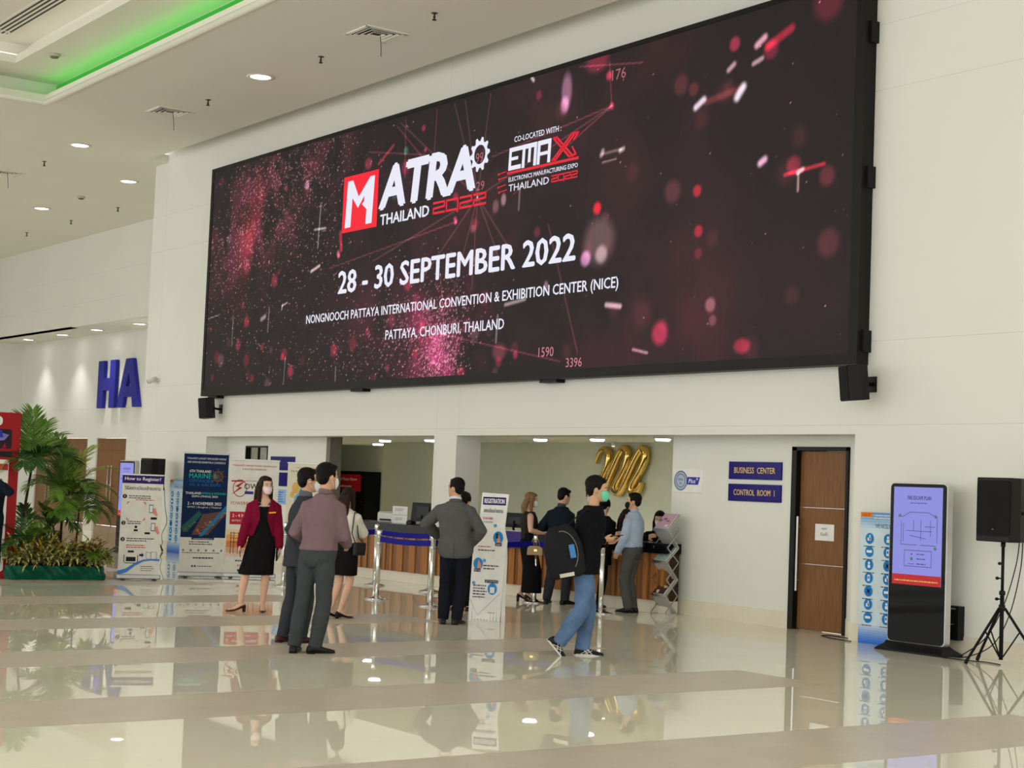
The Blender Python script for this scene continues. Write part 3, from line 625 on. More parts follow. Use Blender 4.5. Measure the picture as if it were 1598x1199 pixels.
M = Matrix.Translation((-.06, -.12, -.06)) @ Matrix.Rotation(.6, 4, 'Z') @ Matrix.Scale(.6, 4)
MB().tube([M @ Vector((.14, 0, .03)), M @ Vector((-.18, 0, -.05))], .055, 14).build('camera_body', cm(206, 204, 196), t); MB().tube([M @ Vector((-.17, 0, -.047)), M @ Vector((-.2, 0, -.055))], .047, 14).build('lens', BLACK, t)

NAVY = cm(24, 14, 112, .15, spec=.12); GOLDTXT = cm(226, 190, 112, .4)
def sign(name, x0, x1, z0, z1, label, txt, th=.02, group=None, y=D):
    t = thing(name, label, 'sign', ((x0 + x1) / 2, y, (z0 + z1) / 2), 0, group); a = (x1 - x0) / 2; h = (z1 - z0) / 2
    MB().box(-a, a, -th, 0, -h, h).build('sign_plate', NAVY, t, .002)
    if txt:
        pr = Print((0, -th, 0), (1, 0, 0), (0, 0, 1), (0, -1, 0)); pr.text(('lettering', GOLDTXT), txt, 0, -.035, .075, a * 1.55, 'C', .02); pr.flush(t)
    return t
sign('wall_sign', -15.73, -14.78, 1.815, 2.04, 'dark blue wall sign reading BUSINESS CENTER', 'BUSINESS  CENTER')
sign('wall_sign', -15.73, -14.78, 1.535, 1.755, 'dark blue wall sign reading CONTROL ROOM 1', 'CONTROL  ROOM  1')
sign('wall_sign', -28.46, -27.5, 1.74, 2.0, 'dark blue wall sign between the white and cream banners, the upper one', '')
sign('wall_sign', -28.43, -27.5, 1.44, 1.7, 'dark blue wall sign between the white and cream banners, the lower one', '')
t = thing('notice_board', 'pale blue notice on the wall below the two blue signs behind the banners', 'notice', (-28.1, D, 1.24)); MB().box(-.3, .3, -.01, 0, -.14, .14).build('notice_sheet', cm(150, 186, 226), t)
pr = Print((0, -.01, 0), (1, 0, 0), (0, 0, 1), (0, -1, 0)); pr.lines(('print', cm(60, 110, 190)), -.25, .25, -.11, .11, 5); pr.flush(t)
t = thing('certificate_sign', 'white wall sign with round blue seal and a blue Plus flag', 'sign', (-16.53, D, 1.775)); MB().box(-.29, .29, -.012, 0, -.155, .155).build('sign_plate', WHITE, t)
pr = Print((0, -.012, 0), (1, 0, 0), (0, 0, 1), (0, -1, 0)); SB = ('seal', cm(70, 96, 150)); SP = ('seal_light', cm(186, 198, 214)); FB = ('flag', cm(44, 58, 170)); FW = ('flag_lettering', WHITE)
pr.disc(SP, -.13, 0, .13, layer=0, n=40); pr.ring(SB, -.13, 0, .118, .132, 1, 40); pr.ring(SB, -.13, 0, .08, .09, 1, 40)
for k in range(26):
    a = 2 * PI * k / 26; pr.line(SB, (-.13 + .097 * math.cos(a), .097 * math.sin(a)), (-.13 + .11 * math.cos(a), .11 * math.sin(a)), .008, 1)
pr.text(SB, 'SHA', -.13, .0, .034, .1, 'C', .03); pr.text(SB, '00', -.13, -.05, .026, .05, 'C', .03)
pr.poly(FB, [(.0, -.05), (.215, -.05), (.25, .05), (.0, .05)], 1); pr.text(FW, 'Plus', .095, -.03, .055, .14, 'C', .02, .2, 2); pr.text(FW, '+', .195, .005, .04, .04, 'C', .03, 0, 2); pr.flush(t)
t = thing('wall_box', 'black equipment box on the wall behind the right touch kiosk', 'box', (-11.64, W, .34)); MB().box(-.09, .09, -.1, 0, -.18, .18).build('case', BLACK, t, .004); MB().box(-.01, .03, -.108, -.1, -.02, -.005).box(-.01, .05, -.108, -.1, .145, .16).build('latch', STEEL, t)

# gold emblem on the back wall
GOLD = mat('polished_gold', (0.83, 0.57, 0.18), 0.12, 1.0, var=0.03)
t = thing('wall_emblem', 'large gold looping emblem on the wall behind the right desk', 'emblem', (-22.95, BACKY, 1.97))
def spline(P, n=8):
    out = []; P = [P[0]] + P + [P[-1]]
    for i in range(1, len(P) - 2):
        for k in range(n):
            t_ = k / n; p0, p1, p2, p3 = (np.array(P[j], float) for j in (i - 1, i, i + 1, i + 2))
            out.append(tuple(.5 * ((2 * p1) + (p2 - p0) * t_ + (2 * p0 - 5 * p1 + 4 * p2 - p3) * t_ ** 2 + (3 * p1 - p0 - 3 * p2 + p3) * t_ ** 3)))
    out.append(tuple(P[-2])); return out
cp = [(-.67, .12), (-.6, .3), (-.47, .38), (-.35, .3), (-.36, .1), (-.5, -.14), (-.62, -.32), (-.55, -.38), (-.42, -.3), (-.22, .02), (-.02, .32), (.1, .38), (.2, .28), (.12, .05), (-.1, -.25), (-.12, -.36), (0, -.38), (.15, -.2), (.35, .12), (.55, .36), (.66, .36), (.68, .22), (.55, 0), (.36, -.24), (.33, -.36), (.42, -.4), (.56, -.3), (.63, -.2)]
pts = spline(cp, 7); n = len(pts); wd = [.02 + .055 * min(1, i / 22, (n - 1 - i) / 12) for i in range(n)]
P2 = [Vector(p) for p in pts]; R = []
for i, p in enumerate(P2):
    d = (P2[min(i + 1, n - 1)] - P2[max(i - 1, 0)]).normalized(); nx = Vector((d.y * -1, d.x)); wv = wd[i]
    sec = [(-1, -.06), (-1, -.13), (-.6, -.165), (0, -.175), (.6, -.165), (1, -.13), (1, -.06)]
    R.append([(p.x + nx.x * wv * a, b, p.y + nx.y * wv * a) for a, b in sec])
MB().rings(R, True).build('ribbon', GOLD, t)
mb = MB()
for x, z in ((-.47, .36), (.1, .36), (-.5, -.14), (.4, -.3), (.12, .05)): mb.tube([(x, -.08, z), (x, 0, z)], .015, 8)
mb.build('standoff', STEEL, t)
# ================================================================== reception counter and what stands on it
def counter_y(x): return 14.05 + (x + 24.75) * 0.0552
CA = math.atan(0.0552)
t = thing('reception_counter', 'long reception counter with striped wood front, cream plinth and black granite top', 'counter', (-25.4, counter_y(-25.4), 0), CA); LC = 8.83
W1 = wood('teak_light', lin(156, 100, 50), lin(180, 122, 66), 'Z', 40, .4); W2 = wood('teak_dark', lin(116, 76, 42), lin(140, 96, 56), 'Z', 40, .4)
def deep(mb, x0, x1, y0, y1, z0, z1):   # the counter keeps clear of the pillar and of the wall at its end
    for a0, a1, lim in ((-1, 3.28, 9), (3.28, 4.06, .085), (4.06, 8.5, 9), (8.5, 12, .23)):
        l, r = max(x0, a0), min(x1, a1)
        if r > l: mb.box(l, r, y0, max(min(y1, lim), y0 + .02), z0, z1)
    return mb
deep(MB(), 0, LC, .05, .7, 0, .172).build('plinth', KERB, t, .004)
m1_ = MB(); m2_ = MB(); x = 0.0; rnd = random.Random(3); k = 0
while x < LC - .02:
    wv = rnd.choice((.06, .09, .13, .17)); wv = min(wv, LC - x); dk = k % 2
    (m2_ if dk else m1_).box(x, x + wv - .004, .0 + .018 * dk, .06, .172, .80); x += wv; k += 1
m1_.build('wood_cladding', W1, t); m2_.build('wood_cladding', W2, t)
deep(MB(), 0, LC, .062, .6, .172, .80).build('carcass', cm(60, 44, 30), t)
deep(MB(), -.05, LC + .03, -.06, .75, .80, .93).build('countertop', GRANITE, t)
CT = .93
def on_counter(name, label, cat, x, back, yaw=0.0, group=None): return thing(name, label, cat, (x, counter_y(x) + back, CT), CA + yaw, group)
t = on_counter('printer', 'white desktop printer on the black counter top left of the paper sign', 'printer', -23.55, .42, .2)
MB().box(-.2, .2, -.18, .18, .0, .17).build('body', cm(226, 226, 218), t, .03, 3); MB().box(-.15, .15, -.19, .1, .165, .182).build('lid', cm(206, 206, 200), t, .008); MB().box(-.13, .13, -.186, -.17, .03, .06).build('paper_slot', BLACK, t)
MB().tube([(.12, .0, .18), (.16, .0, .186)], .015, 8).build('button', BLACK, t)
t = on_counter('sign_holder', 'clear stand with white printed sheets beside the printer on the counter', 'sign', -23.1, .25, .25)
MB().box(-.16, .16, -.004, .004, .01, .28).build('sheet', WHITE, t); MB().box(-.17, .17, -.03, .05, 0, .012).build('foot', cm(200, 204, 204, .2), t)
pr = Print((0, -.004, 0), (1, 0, 0), (0, 0, 1), (0, -1, 0)); pr.rect(('print', cm(150, 150, 156)), -.155, .135, .155, .142); pr.text(('print', cm(150, 150, 156)), 'W', 0, .155, .02); pr.lines(('print', cm(150, 150, 156)), -.1, .1, .2, .25, 2); pr.lines(('print', cm(150, 150, 156)), -.1, .1, .05, .1, 2); pr.flush(t)
tag(MB().box(-.07, .07, -.05, .05, 0, .05).box(-.05, .05, -.03, .03, .05, .07).build('card_reader', BLACK, None, .006, 2, (-22.78, counter_y(-22.78) + .25, CT), CA), 'small black card reader on the counter between paper sign and monitor', 'card reader')
def monitor(x, back, yaw, label, w=.5, h=.3, tilt=-.1):
    t = on_counter('monitor', label, 'monitor', x, back, yaw, 'computer monitors on the counter')
    M = Matrix.Translation((0, 0, .06)) @ Matrix.Rotation(tilt, 4, 'X')
    MB().box(-w / 2, w / 2, -.012, .012, 0, h, M).build('screen_housing', BLACK, t, .006); MB().box(-w / 2 + .02, w / 2 - .02, .0121, .0135, .02, h - .02, M).build('display', cm(30, 34, 40, .15), t)
    MB().box(-.14, .14, -.028, -.012, .05, h - .06, M).build('back_panel', cm(52, 54, 58, .5), t, .006)
    MB().tube([(0, -.02, .16), (0, -.04, .08), (0, -.02, .01)], .018, 8).build('stand', BLACK, t); MB().box(-.11, .11, -.1, .08, 0, .012).build('base', BLACK, t, .004)
monitor(-22.33, .16, .12, 'black monitor seen from behind on the counter beside the white pillar', .56, .30)
monitor(-20.3, .4, .1, 'black monitor right of the registration board top', .4, .22)
monitor(-19.5, .5, .1, 'black monitor between the blonde woman and the navy suit', .4, .22)
t = thing('desk_sign', 'purple sign panel hung on the counter front behind the blue belt', 'sign', (-19.6, counter_y(-19.6) - .065, .955), CA)
MB().box(-.42, .42, -.012, 0, -.24, 0).build('sign_plate', cm(64, 44, 130, .4), t, .003); MB().box(-.42, .42, -.014, .12, -.003, .006).build('white_ledge', cm(222, 222, 226), t, .002)
pr = Print((0, -.012, 0), (1, 0, 0), (0, 0, 1), (0, -1, 0)); pr.lines(('print', cm(216, 210, 230)), -.34, .2, -.22, -.17, 1); pr.flush(t)
t = on_counter('flower_arrangement', 'small pink flowers on the counter behind the white blouse', 'flowers', -24.45, .2)
MB().lathe([(.04, 0), (.055, .03), (.05, .08), (.035, .085)], n=14).build('pot', cm(30, 60, 46), t)
rnd = random.Random(8)
for k in range(7):
    a = rnd.uniform(0, 6.28); r = rnd.uniform(0, .05); c = (r * math.cos(a), r * math.sin(a), .12 + rnd.uniform(0, .05)); mb = MB()
    for q in range(6): mb.ell((c[0] + .018 * math.cos(q * 1.05), c[1] + .018 * math.sin(q * 1.05), c[2]), .016, .016, .012, 8, 5)
    mb.ell((c[0], c[1], c[2] + .008), .012, .012, .012, 8, 5).tube([(c[0], c[1], c[2]), (0, 0, .07)], .003, 5); mb.build('blossom', cm(*rnd.choice(((214, 84, 96), (226, 160, 150), (200, 60, 80)))), t)
# lockers and their red sign
t = thing('locker_bank', 'tall black lockers in the back of the room, beside the red sign', 'lockers', (-35.35, 20.98, 0)); LK = cm(10, 10, 11, .35)
MB().box(-1.45, .72, -.45, 0, 0, 1.83).build('carcass', LK, t)
for i in range(5):
    for j in range(3):
        x0 = -1.43 + i * .43; z0 = .06 + j * .59
        d = MB().box(x0, x0 + .41, -.465, -.45, z0, z0 + .57).build('locker_door', LK, t, .004)
        d2 = MB().box(x0 + .3, x0 + .37, -.475, -.465, z0 + .44, z0 + .455).build('handle', STEEL, d)
t = thing('hanging_sign', 'red sign with white lettering on the front of the black lockers', 'sign', (-35.3, 20.5, 1.62))
MB().box(-.75, .55, -.03, 0, -.28, .13).build('sign_plate', cm(186, 20, 34, .4), t, .004)
pr = Print((0, -.03, 0), (1, 0, 0), (0, 0, 1), (0, -1, 0)); pr.text(('lettering', WHITE), 'Self Expo Store', -.05, -.04, .09, .9, 'C', .02); pr.lines(('lettering', WHITE), -.4, .3, -.2, -.12, 1); pr.flush(t)
t = thing('vending_cabinet', 'dark brown cabinet standing under the red sign', 'cabinet', (-35.7, 20.2, 0)); MB().box(-.6, .62, -.25, .25, 0, 1.3).build('body', cm(40, 26, 24, .3), t, .01); MB().box(-.5, .5, -.262, -.25, .3, 1.2).build('door', cm(26, 18, 18, .15), t)

# ================================================================== queue posts
BELT = cm(16, 18, 140, .6)
def post(x, y, label, belt=None):
    t = thing('queue_post', label, 'stanchion', (x, y, 0), 0, 'chrome queue posts in front of the counter')
    MB().lathe([(0, 0), (.155, 0), (.16, .008), (.155, .016), (.09, .03), (.05, .045), (.033, .06)], n=32).build('base', CHROME, t)
    MB().lathe([(.032, .05), (.032, .87), (.0, .87)], n=20).build('pole', CHROME, t)
    MB().lathe([(.036, .865), (.038, .87), (.038, .93), (.03, .945), (0, .947)], n=20).lathe([(.036, .76), (.037, .765), (.037, .775), (.03, .78)], n=20).build('cap', CHROME, t)
    if belt:
        p = Vector((belt[0] - x, belt[1] - y, 0)); n_ = p.normalized(); q = Vector((-n_.y, n_.x, 0)); L = p.length; R = []
        for k in range(13):
            f = k / 12; c = n_ * (.034 + (L - .068) * f); sag = -.02 * 4 * f * (1 - f)
            R.append([c + q * .001 + Vector((0, 0, .785 + sag)), c - q * .001 + Vector((0, 0, .785 + sag)), c - q * .001 + Vector((0, 0, .86 + sag)), c + q * .001 + Vector((0, 0, .86 + sag))])
        tag(MB().rings(R, False).build('belt', BELT, t), 'royal blue retractable belt')
PB, PA, PD_, PC, PE, PF, PG = (-19.38, 11.76), (-22.0, 13.3), (-18.2, 11.87), (-20.67, 13.45), (-18.61, 13.85), (-16.87, 13.64), (-21.79, 11.61)
post(*PB, 'front chrome queue post right of the woman with the black shoulder bag', PD_); post(*PA, 'rear chrome queue post right of the woman with the black shoulder bag', PC)
post(*PD_, 'front chrome queue post at the left leg of the grey suit', PE); post(*PC, 'rear chrome queue post behind the left side of the grey suit')
post(*PE, 'chrome queue post beside the long black dress', PF); post(*PF, 'chrome queue post behind the walking man in jeans'); post(*PG, 'chrome queue post behind the maroon jacket and dark suit', PA)

# ================================================================== banners and boards
SIL = ALU
def rollup(name, label, A, B, h, cloth, group='roll up banners standing on the floor', base=True):
    A = Vector(A); B = Vector(B); u = B - A; c = (A + B) / 2; wv = u.length
    t = thing(name, label, 'banner', (c.x, c.y, 0), math.atan2(u.y, u.x), group)
    s = MB().box(-wv / 2, wv / 2, -.003, .003, .08, h)
    s.build('banner_sheet', cloth, t)
    MB().box(-wv / 2 - .02, wv / 2 + .02, -.06, .06, .015, .085).build('base', SIL, t, .015); mb = MB()
    for q in (-1, 1): mb.box(q * wv * .38 - .02, q * wv * .38 + .02, -.16, .14, 0, .018)
    mb.build('foot', cm(60, 60, 60), t); MB().box(-wv / 2 - .01, wv / 2 + .01, -.012, .012, h - .012, h + .012).build('top_rail', SIL, t, .003)
    MB().tube([(0, .02, .06), (0, .02, h)], .01, 8).build('support_pole', SIL, t)
    return t, Print((0, -.003, 0), (1, 0, 0), (0, 0, 1), (0, -1, 0)), wv / 2
PAPER = cm(232, 230, 220, .6); INKD = ('small_print', cm(70, 70, 90)); 
# marine expo banner
t, pr, a = rollup('rollup_banner', 'navy blue roll up banner for a marine expo, leftmost of the three tall banners', (-23.88, 10.89), (-23.74, 11.585), 1.93, PAPER)
NB = cm(12, 38, 80, .7); ART = ('artwork', None)
pr.rect(('navy_field', NB), -a, .62, a, 1.92)
WL = ('white_lettering', WHITE); TE = ('teal_lettering', cm(40, 190, 180)); BL = ('blue_lettering', cm(30, 110, 190))
pr.text(WL, "THAILAND'S LARGEST SPECIALIZED MARINE", 0, 1.835, .03, a * 1.75); pr.text(WL, 'AND OFFSHORE EXHIBITION & CONFERENCE', 0, 1.775, .03, a * 1.7)
pr.text(WL, '6TH THAILAND', -a * .25, 1.63, .04, a * .95, 'C', .02); pr.text(TE, 'MARINE &', -a * .12, 1.54, .075, a * 1.25); pr.text(BL, 'OFFSHORE', -a * .2, 1.475, .05, a * 1.05); pr.text(BL, 'OIL & GAS EXPO', -a * .02, 1.42, .04, a * 1.4)
SHP = ('ship_wheel', cm(110, 78, 50)); pr.ring(SHP, .19, 1.58, .06, .085, 1); pr.disc(SHP, .19, 1.58, .02, layer=1)
for k in range(8): q = k * PI / 4; pr.line(SHP, (.19 + .02 * math.cos(q), 1.58 + .02 * math.sin(q)), (.19 + .125 * math.cos(q), 1.58 + .125 * math.sin(q)), .014, 1)
pr.text(WL, 'THAILAND', -a * .52, 1.29, .035, a * .7, 'C', .03); pr.text(TE, 'MARINE & OFFSHORE', a * .4, 1.29, .035, a * 1.05); pr.text(WL, 'EXPO (TMOX) 2023', 0, 1.235, .038, a * 1.15, 'C', .02)
pr.text(WL, '2 - 4 NOVEMBER 2023', 0, 1.125, .045, a * 1.5, 'C', .03); pr.text(WL, 'BITEC | Bangkok | Thailand', 0, 1.07, .034, a * 1.5)
rnd = random.Random(21); cols = [cm(150, 84, 60), cm(200, 130, 60), cm(60, 110, 140), cm(120, 66, 60), cm(40, 60, 80), cm(180, 150, 110)]
pr.poly(('harbour_picture', cm(104, 74, 66)), [(-a * .5, .66), (a * .2, .66), (a, 1.0), (a, 1.05), (-.02, .98)], 1)
for k in range(90):
    f = rnd.uniform(0, 1); x = -a * .4 + f * a * 1.25 + rnd.uniform(-.06, .06); z = .68 + f * .3 + rnd.uniform(-.03, .04)
    if x < a - .03: pr.rect(('harbour_picture', rnd.choice(cols)), x, z, min(a, x + rnd.uniform(.01, .04)), z + rnd.uniform(.008, .02), 2)
pr.poly(('river', cm(40, 120, 170)), [(-a * .2, .64), (-a * .02, .64), (a, 1.06), (a, 1.14)], 3)
pr.poly(('ship_picture', cm(30, 96, 90)), [(-a * .98, .78), (-a * .9, .7), (-a * .72, .7), (-a * .1, .98), (-a * .22, 1.04)], 2)
for k in range(22): f = rnd.random(); pr.rect(('ship_picture', rnd.choice(cols)), -a * .9 + f * .18, .72 + f * .14, -a * .9 + f * .18 + .03, .735 + f * .14, 3)
pr.rect(('navy_strip', cm(30, 36, 78)), -a * .5, .585, a * .5, .625, 2); pr.text(WL, 'www.tmox-thailand.com', 0, .592, .022, a * .85, layer=3)
pr.lines(INKD, -a * .6, a * .6, .5, .57, 2)
for k in range(6): pr.disc(('sponsor_marks', cm(130, 130, 140)), -a * .85 + k * a * .34, .42, .018, layer=1)
pr.lines(INKD, -a * .9, a * .9, .37, .395, 1); pr.lines(INKD, -a * .4, a * .5, .28, .33, 1); pr.rect(INKD, -a * .45, .16, -a * .37, .19); pr.rect(INKD, -a * .33, .16, -a * .25, .19); pr.lines(INKD, -a * .2, a * .5, .16, .19, 1); pr.flush(t)
# power expo banner
t, pr, a = rollup('rollup_banner', 'white roll up banner with red date band behind the maroon jacket', (-23.73, 11.6), (-23.44, 12.32), 1.86, PAPER)
R1 = ('red_lettering', cm(176, 30, 44)); K1 = ('black_lettering', cm(28, 26, 40)); B1 = ('blue_bar', cm(40, 50, 150))
pr.text(R1, "THAILAND'S PREMIER POWER GENERATION", 0, 1.755, .026, a * 1.75); pr.text(R1, '& ELECTRIC EXHIBITION', 0, 1.7, .026, a * .95)
pr.ring(R1, -a * .55, 1.41, .125, .137, 1, 32, .8); pr.poly(R1, [(-a * .9, 1.3), (-a * .45, 1.42), (-a * .6, 1.43), (-a * .3, 1.54), (-a * .75, 1.44), (-a * .58, 1.42)], 2); pr.rect(R1, -a * .9, 1.51, -a * .45, 1.53, 1)
pr.text(K1, 'OWERex', a * .22, 1.4, .085, a * 1.2, 'C', .01); pr.rect(B1, -a * .35, 1.32, a * .0, 1.365, 1); pr.text(('blue_bar', cm(40, 50, 150)), 'ASIA', a * .25, 1.32, .045, a * .42, 'C', .01, .2); pr.text(K1, 'THE 19TH EDITION OF', -a * .02, 1.52, .016, a * .6)
pr.text(R1, 'POWEREX ', -a * .48, 1.15, .05, a * .8); pr.text(K1, 'ASIA 2022', a * .45, 1.15, .05, a * .8)
pr.rect(('red_band', cm(190, 36, 54)), -a * .9, .84, a * .9, 1.04, 1); pr.text(WL, '2 - 4 NOVEMBER 2022', 0, .955, .05, a * 1.6, 'C', .02, layer=2); pr.text(WL, 'BITEC | Bangkok | Thailand', 0, .875, .04, a * 1.6, layer=2)
for z0, z1, c in ((.68, .76, (244, 214, 170)), (.58, .68, (240, 176, 96)), (.48, .58, (222, 140, 84)), (.4, .48, (224, 170, 140)), (.34, .4, (230, 204, 190))): pr.rect(('sunset_picture', cm(*c)), -a, z0, a, z1, 0)
for x in (-.82, -.7, -.52, -.4, -.2, 0, .2, .5, .8): pr.rect(('pylon_silhouette', cm(96, 48, 40)), a * x - .004, .38, a * x + .006, .72, 2)
for z in (.56, .62, .7): pr.rect(('pylon_silhouette', cm(96, 48, 40)), -a * .85, z, a * .85, z + .008, 2)
pr.lines(INKD, -a * .6, a * .6, .25, .3, 1); pr.text(R1, 'RBD', -a * .4, .185, .03, .08); pr.rect(INKD, -a * .5, .105, -a * .42, .14); pr.rect(INKD, -a * .38, .105, -a * .3, .14); pr.flush(t)
# oil and gas banner
t, pr, a = rollup('rollup_banner', 'cream roll up banner with orange drops, partly hidden by the man in glasses', (-23.3, 12.4), (-22.88, 12.95), 1.84, cm(228, 222, 200, .6))
O1 = ('orange_lettering', cm(200, 110, 50)); pr.text(O1, "THAILAND'S PREMIER INTERNATIONAL", 0, 1.755, .024, a * 1.2); pr.text(K1, 'OIL & GAS EXPLORATION', -a * .15, 1.7, .026, a * 1.4)
pr.disc(('orange_drop', cm(226, 180, 96)), -a * .6, 1.45, .06, .09, 1); pr.disc(('orange_drop', cm(226, 180, 96)), -a * .75, 1.34, .035, .05, 1); pr.path(('blue_wave', cm(140, 176, 200)), [(-a * .6, 1.58), (-a * .3, 1.48), (-a * .35, 1.38), (-a * .6, 1.3), (-a * .65, 1.2)], [.008, .05, .06, .04, .008], 1)
pr.text(K1, 'OIL & GAS', a * .25, 1.24, .08, a * 1.1, 'C', 0, .2); pr.text(K1, 'Thailand 2022', a * .2, 1.16, .045, a * .9, 'C', 0, .2); pr.text(O1, 'OIL & GAS THAILAND', 0, 1.0, .045, a * 1.8); pr.text(K1, '[OGET] 2022', 0, .92, .05, a * 1.0); pr.lines(INKD, -a * .7, a * .7, .2, .8, 9); pr.flush(t)
# how to register
t, pr, a = rollup('rollup_banner', 'white How to Register banner beside the planter', (-23.31, 9.66), (-23.14, 10.24), 1.56, PAPER)
PUR = ('purple_header', cm(44, 26, 104, .5)); BKM = ('black_numerals', cm(26, 26, 34)); PK = ('hand_pictogram', cm(226, 150, 130)); TH_ = ('thai_heading', cm(40, 36, 60))
pr.rect(PUR, -a, 1.43, a, 1.555); pr.text(('heading', WHITE), 'How to Register?', 0, 1.46, .065, a * 1.75, 'C', .02); pr.text(TH_, 'วิธีลงทะเบียนเข้าชมงาน', 0, 1.335, .06, a * 1.75, 'C', .01)
def step(pr, z, nlab):
    pr.disc(BKM, -a * .84, z, .032, layer=1); pr.text(('numerals', WHITE), nlab, -a * .84, z - .018, .036, layer=2)
for z, s in ((1.235, '1'), (.84, '2'), (.6, '3')): step(pr, z, s)
pr.lines(INKD, -a * .65, a * .6, 1.2, 1.26, 2); pr.lines(('red_print', cm(190, 60, 50)), -a * .3, a * .8, 1.175, 1.2, 1)
for sx in (-1, 1):
    for sz in (-1, 1): pr.line(('red_print', cm(190, 60, 50)), (-.08 + sx * .13, 1.02 + sz * .13), (-.08 + sx * .1, 1.02 + sz * .13), .01, 1); pr.line(('red_print', cm(190, 60, 50)), (-.08 + sx * .13, 1.02 + sz * .13), (-.08 + sx * .13, 1.02 + sz * .1), .01, 1)
def phone_hand(pr, x, z, s=1.0, lab=None):
    pr.poly(PK, [(x - .01 * s, z - .02 * s), (x + .06 * s, z - .1 * s), (x + .09 * s, z - .08 * s), (x + .05 * s, z + .03 * s)], 1); pr.rect(BKM, x - .04 * s, z - .05 * s, x + .02 * s, z + .07 * s, 2); pr.rect(('screen_pictogram', WHITE), x - .033 * s, z - .04 * s, x + .013 * s, z + .06 * s, 3)
phone_hand(pr, .15, 1.05); pr.rect(BKM, .14, .9, .23, .935, 1); pr.lines(INKD, -a * .65, a * .3, .82, .88, 2); phone_hand(pr, .19, .78); pr.rect(BKM, .06, .68, .14, .71, 1); pr.rect(BKM, -.1, .72, -.04, .75, 1); pr.disc(BKM, -.07, .785, .02, layer=1)
pr.lines(INKD, -a * .65, a * .75, .565, .63, 2); pr.lines(('red_print', cm(190, 60, 50)), -a * .65, a * .5, .47, .53, 2); pr.rect(BKM, -.17, .405, -.08, .435, 1)
pr.path(('printer_pictogram', cm(30, 30, 36)), [(-.22, .37), (-.22, .27), (-.2, .25), (-.04, .25), (-.02, .27), (-.02, .37)], .01, 1); pr.rect(('printer_pictogram', cm(30, 30, 36)), -.19, .275, -.05, .34, 1)
pr.poly(('arrow', cm(40, 34, 80)), [(.0, .385), (.035, .385), (.035, .405), (.07, .37), (.035, .335), (.035, .355), (.0, .355)], 1); pr.path(INKD, [(.1, .42), (.1, .33), (.17, .31), (.17, .4), (.1, .42)], .006, 1); pr.path(INKD, [(.17, .42), (.17, .3), (.25, .3), (.25, .42), (.17, .42)], .006, 2)
pr.path(('blue_swoosh', cm(70, 140, 210)), [(-a, .1), (-a * .6, .14), (-a * .2, .23), (a * .2, .29), (a * .6, .305), (a, .3)], [.07, .055, .04, .03, .025, .03], 1); pr.lines(INKD, a * .1, a * .8, .13, .22, 3, 1, .3); pr.flush(t)
# hygiene boards beside each kiosk
def nicely(A, B, label):
    A = Vector(A); B = Vector(B); u = B - A; c = (A + B) / 2; a = u.length / 2
    t = thing('hygiene_board', label, 'sign board', (c.x, c.y, 0), math.atan2(u.y, u.x), 'pale blue hygiene boards with round icons')
    MB().box(-a, a, -.012, .0, 0, 1.475).build('board', cm(206, 226, 236, .4), t); pr = Print((0, -.012, 0), (1, 0, 0), (0, 0, 1), (0, -1, 0))
    for k in range(8): pr.rect(('blue_fade', cm(48 + k * 20, 110 + k * 14, 214 + k * 3, .4)), -a, .0 + k * .026, a, .026 * (k + 1), 0)
    for k in range(6): pr.rect(('blue_header', cm(90 + k * 20, 150 + k * 13, 214 + k * 4, .4)), -a, 1.45 - k * .03, a, 1.475 - k * .03 + (0 if k else 0), 0)
    pr.rect(('orange_tab', cm(230, 130, 40)), -a, 1.42, -a + .17, 1.475, 1); pr.text(('tab_letters', cm(170, 30, 30)), 'NICE', -a + .085, 1.43, .03, .11, layer=2); pr.lines(('header_print', WHITE), -a + .2, a - .03, 1.4, 1.46, 2); pr.text(('title', cm(30, 60, 120)), 'WE NICELY CARE FOR YOU', -a + .22, 1.3, .05, a * 2 - .26, 'L')
    IC = ('round_icon', cm(20, 124, 200, .4)); IW = ('icon_glyph', cm(236, 240, 244)); IY = ('icon_glyph_dark', cm(40, 60, 120)); rn = random.Random(4)
    for r in range(7):
        for q in range(3):
            x = -a + .14 + q * .27; z = 1.18 - r * .148
            if x > a - .07: continue
            IC = ('round_icon', cm(20, 124, 200, .4), r * 3 + q); IW = ('icon_glyph', cm(236, 240, 244), r * 3 + q); IY = ('icon_glyph', cm(40, 60, 120), r * 3 + q)
            pr.disc(IC, x, z, .062, layer=1, n=28); pr.lines(INKD, x - .09, x + .09, z - .1, z - .075, 1)
            g_ = (r * 3 + q) % 5
            if g_ == 0: pr.rect(IW, x - .03, z - .025, x + .02, z + .01, 2); pr.rect(IW, x - .005, z - .02, x + .012, z + .04, 2)
            elif g_ == 1: pr.disc(IW, x, z + .02, .016, layer=2); pr.rect(IW, x - .02, z - .035, x + .02, z + .0, 2)
            elif g_ == 2:
                for k in range(4): pr.line(IY, (x, z), (x + .035 * math.cos(k * PI / 2 + .7), z + .035 * math.sin(k * PI / 2 + .7)), .02, 2)
            elif g_ == 3: pr.rect(IW, x - .04, z - .012, x + .04, z + .016, 2)
            else: pr.rect(IW, x - .018, z - .035, x + .018, z + .035, 2); pr.rect(IC, x - .01, z - .01, x + .01, z + .02, 3)
    pr.flush(t)
nicely((-12.99, 14.27), (-12.2, 14.27), 'pale blue board of round icons behind the right touch kiosk')
nicely((-31.55, 14.12), (-30.7, 14.12), 'pale blue board of round icons partly behind the navy banner')
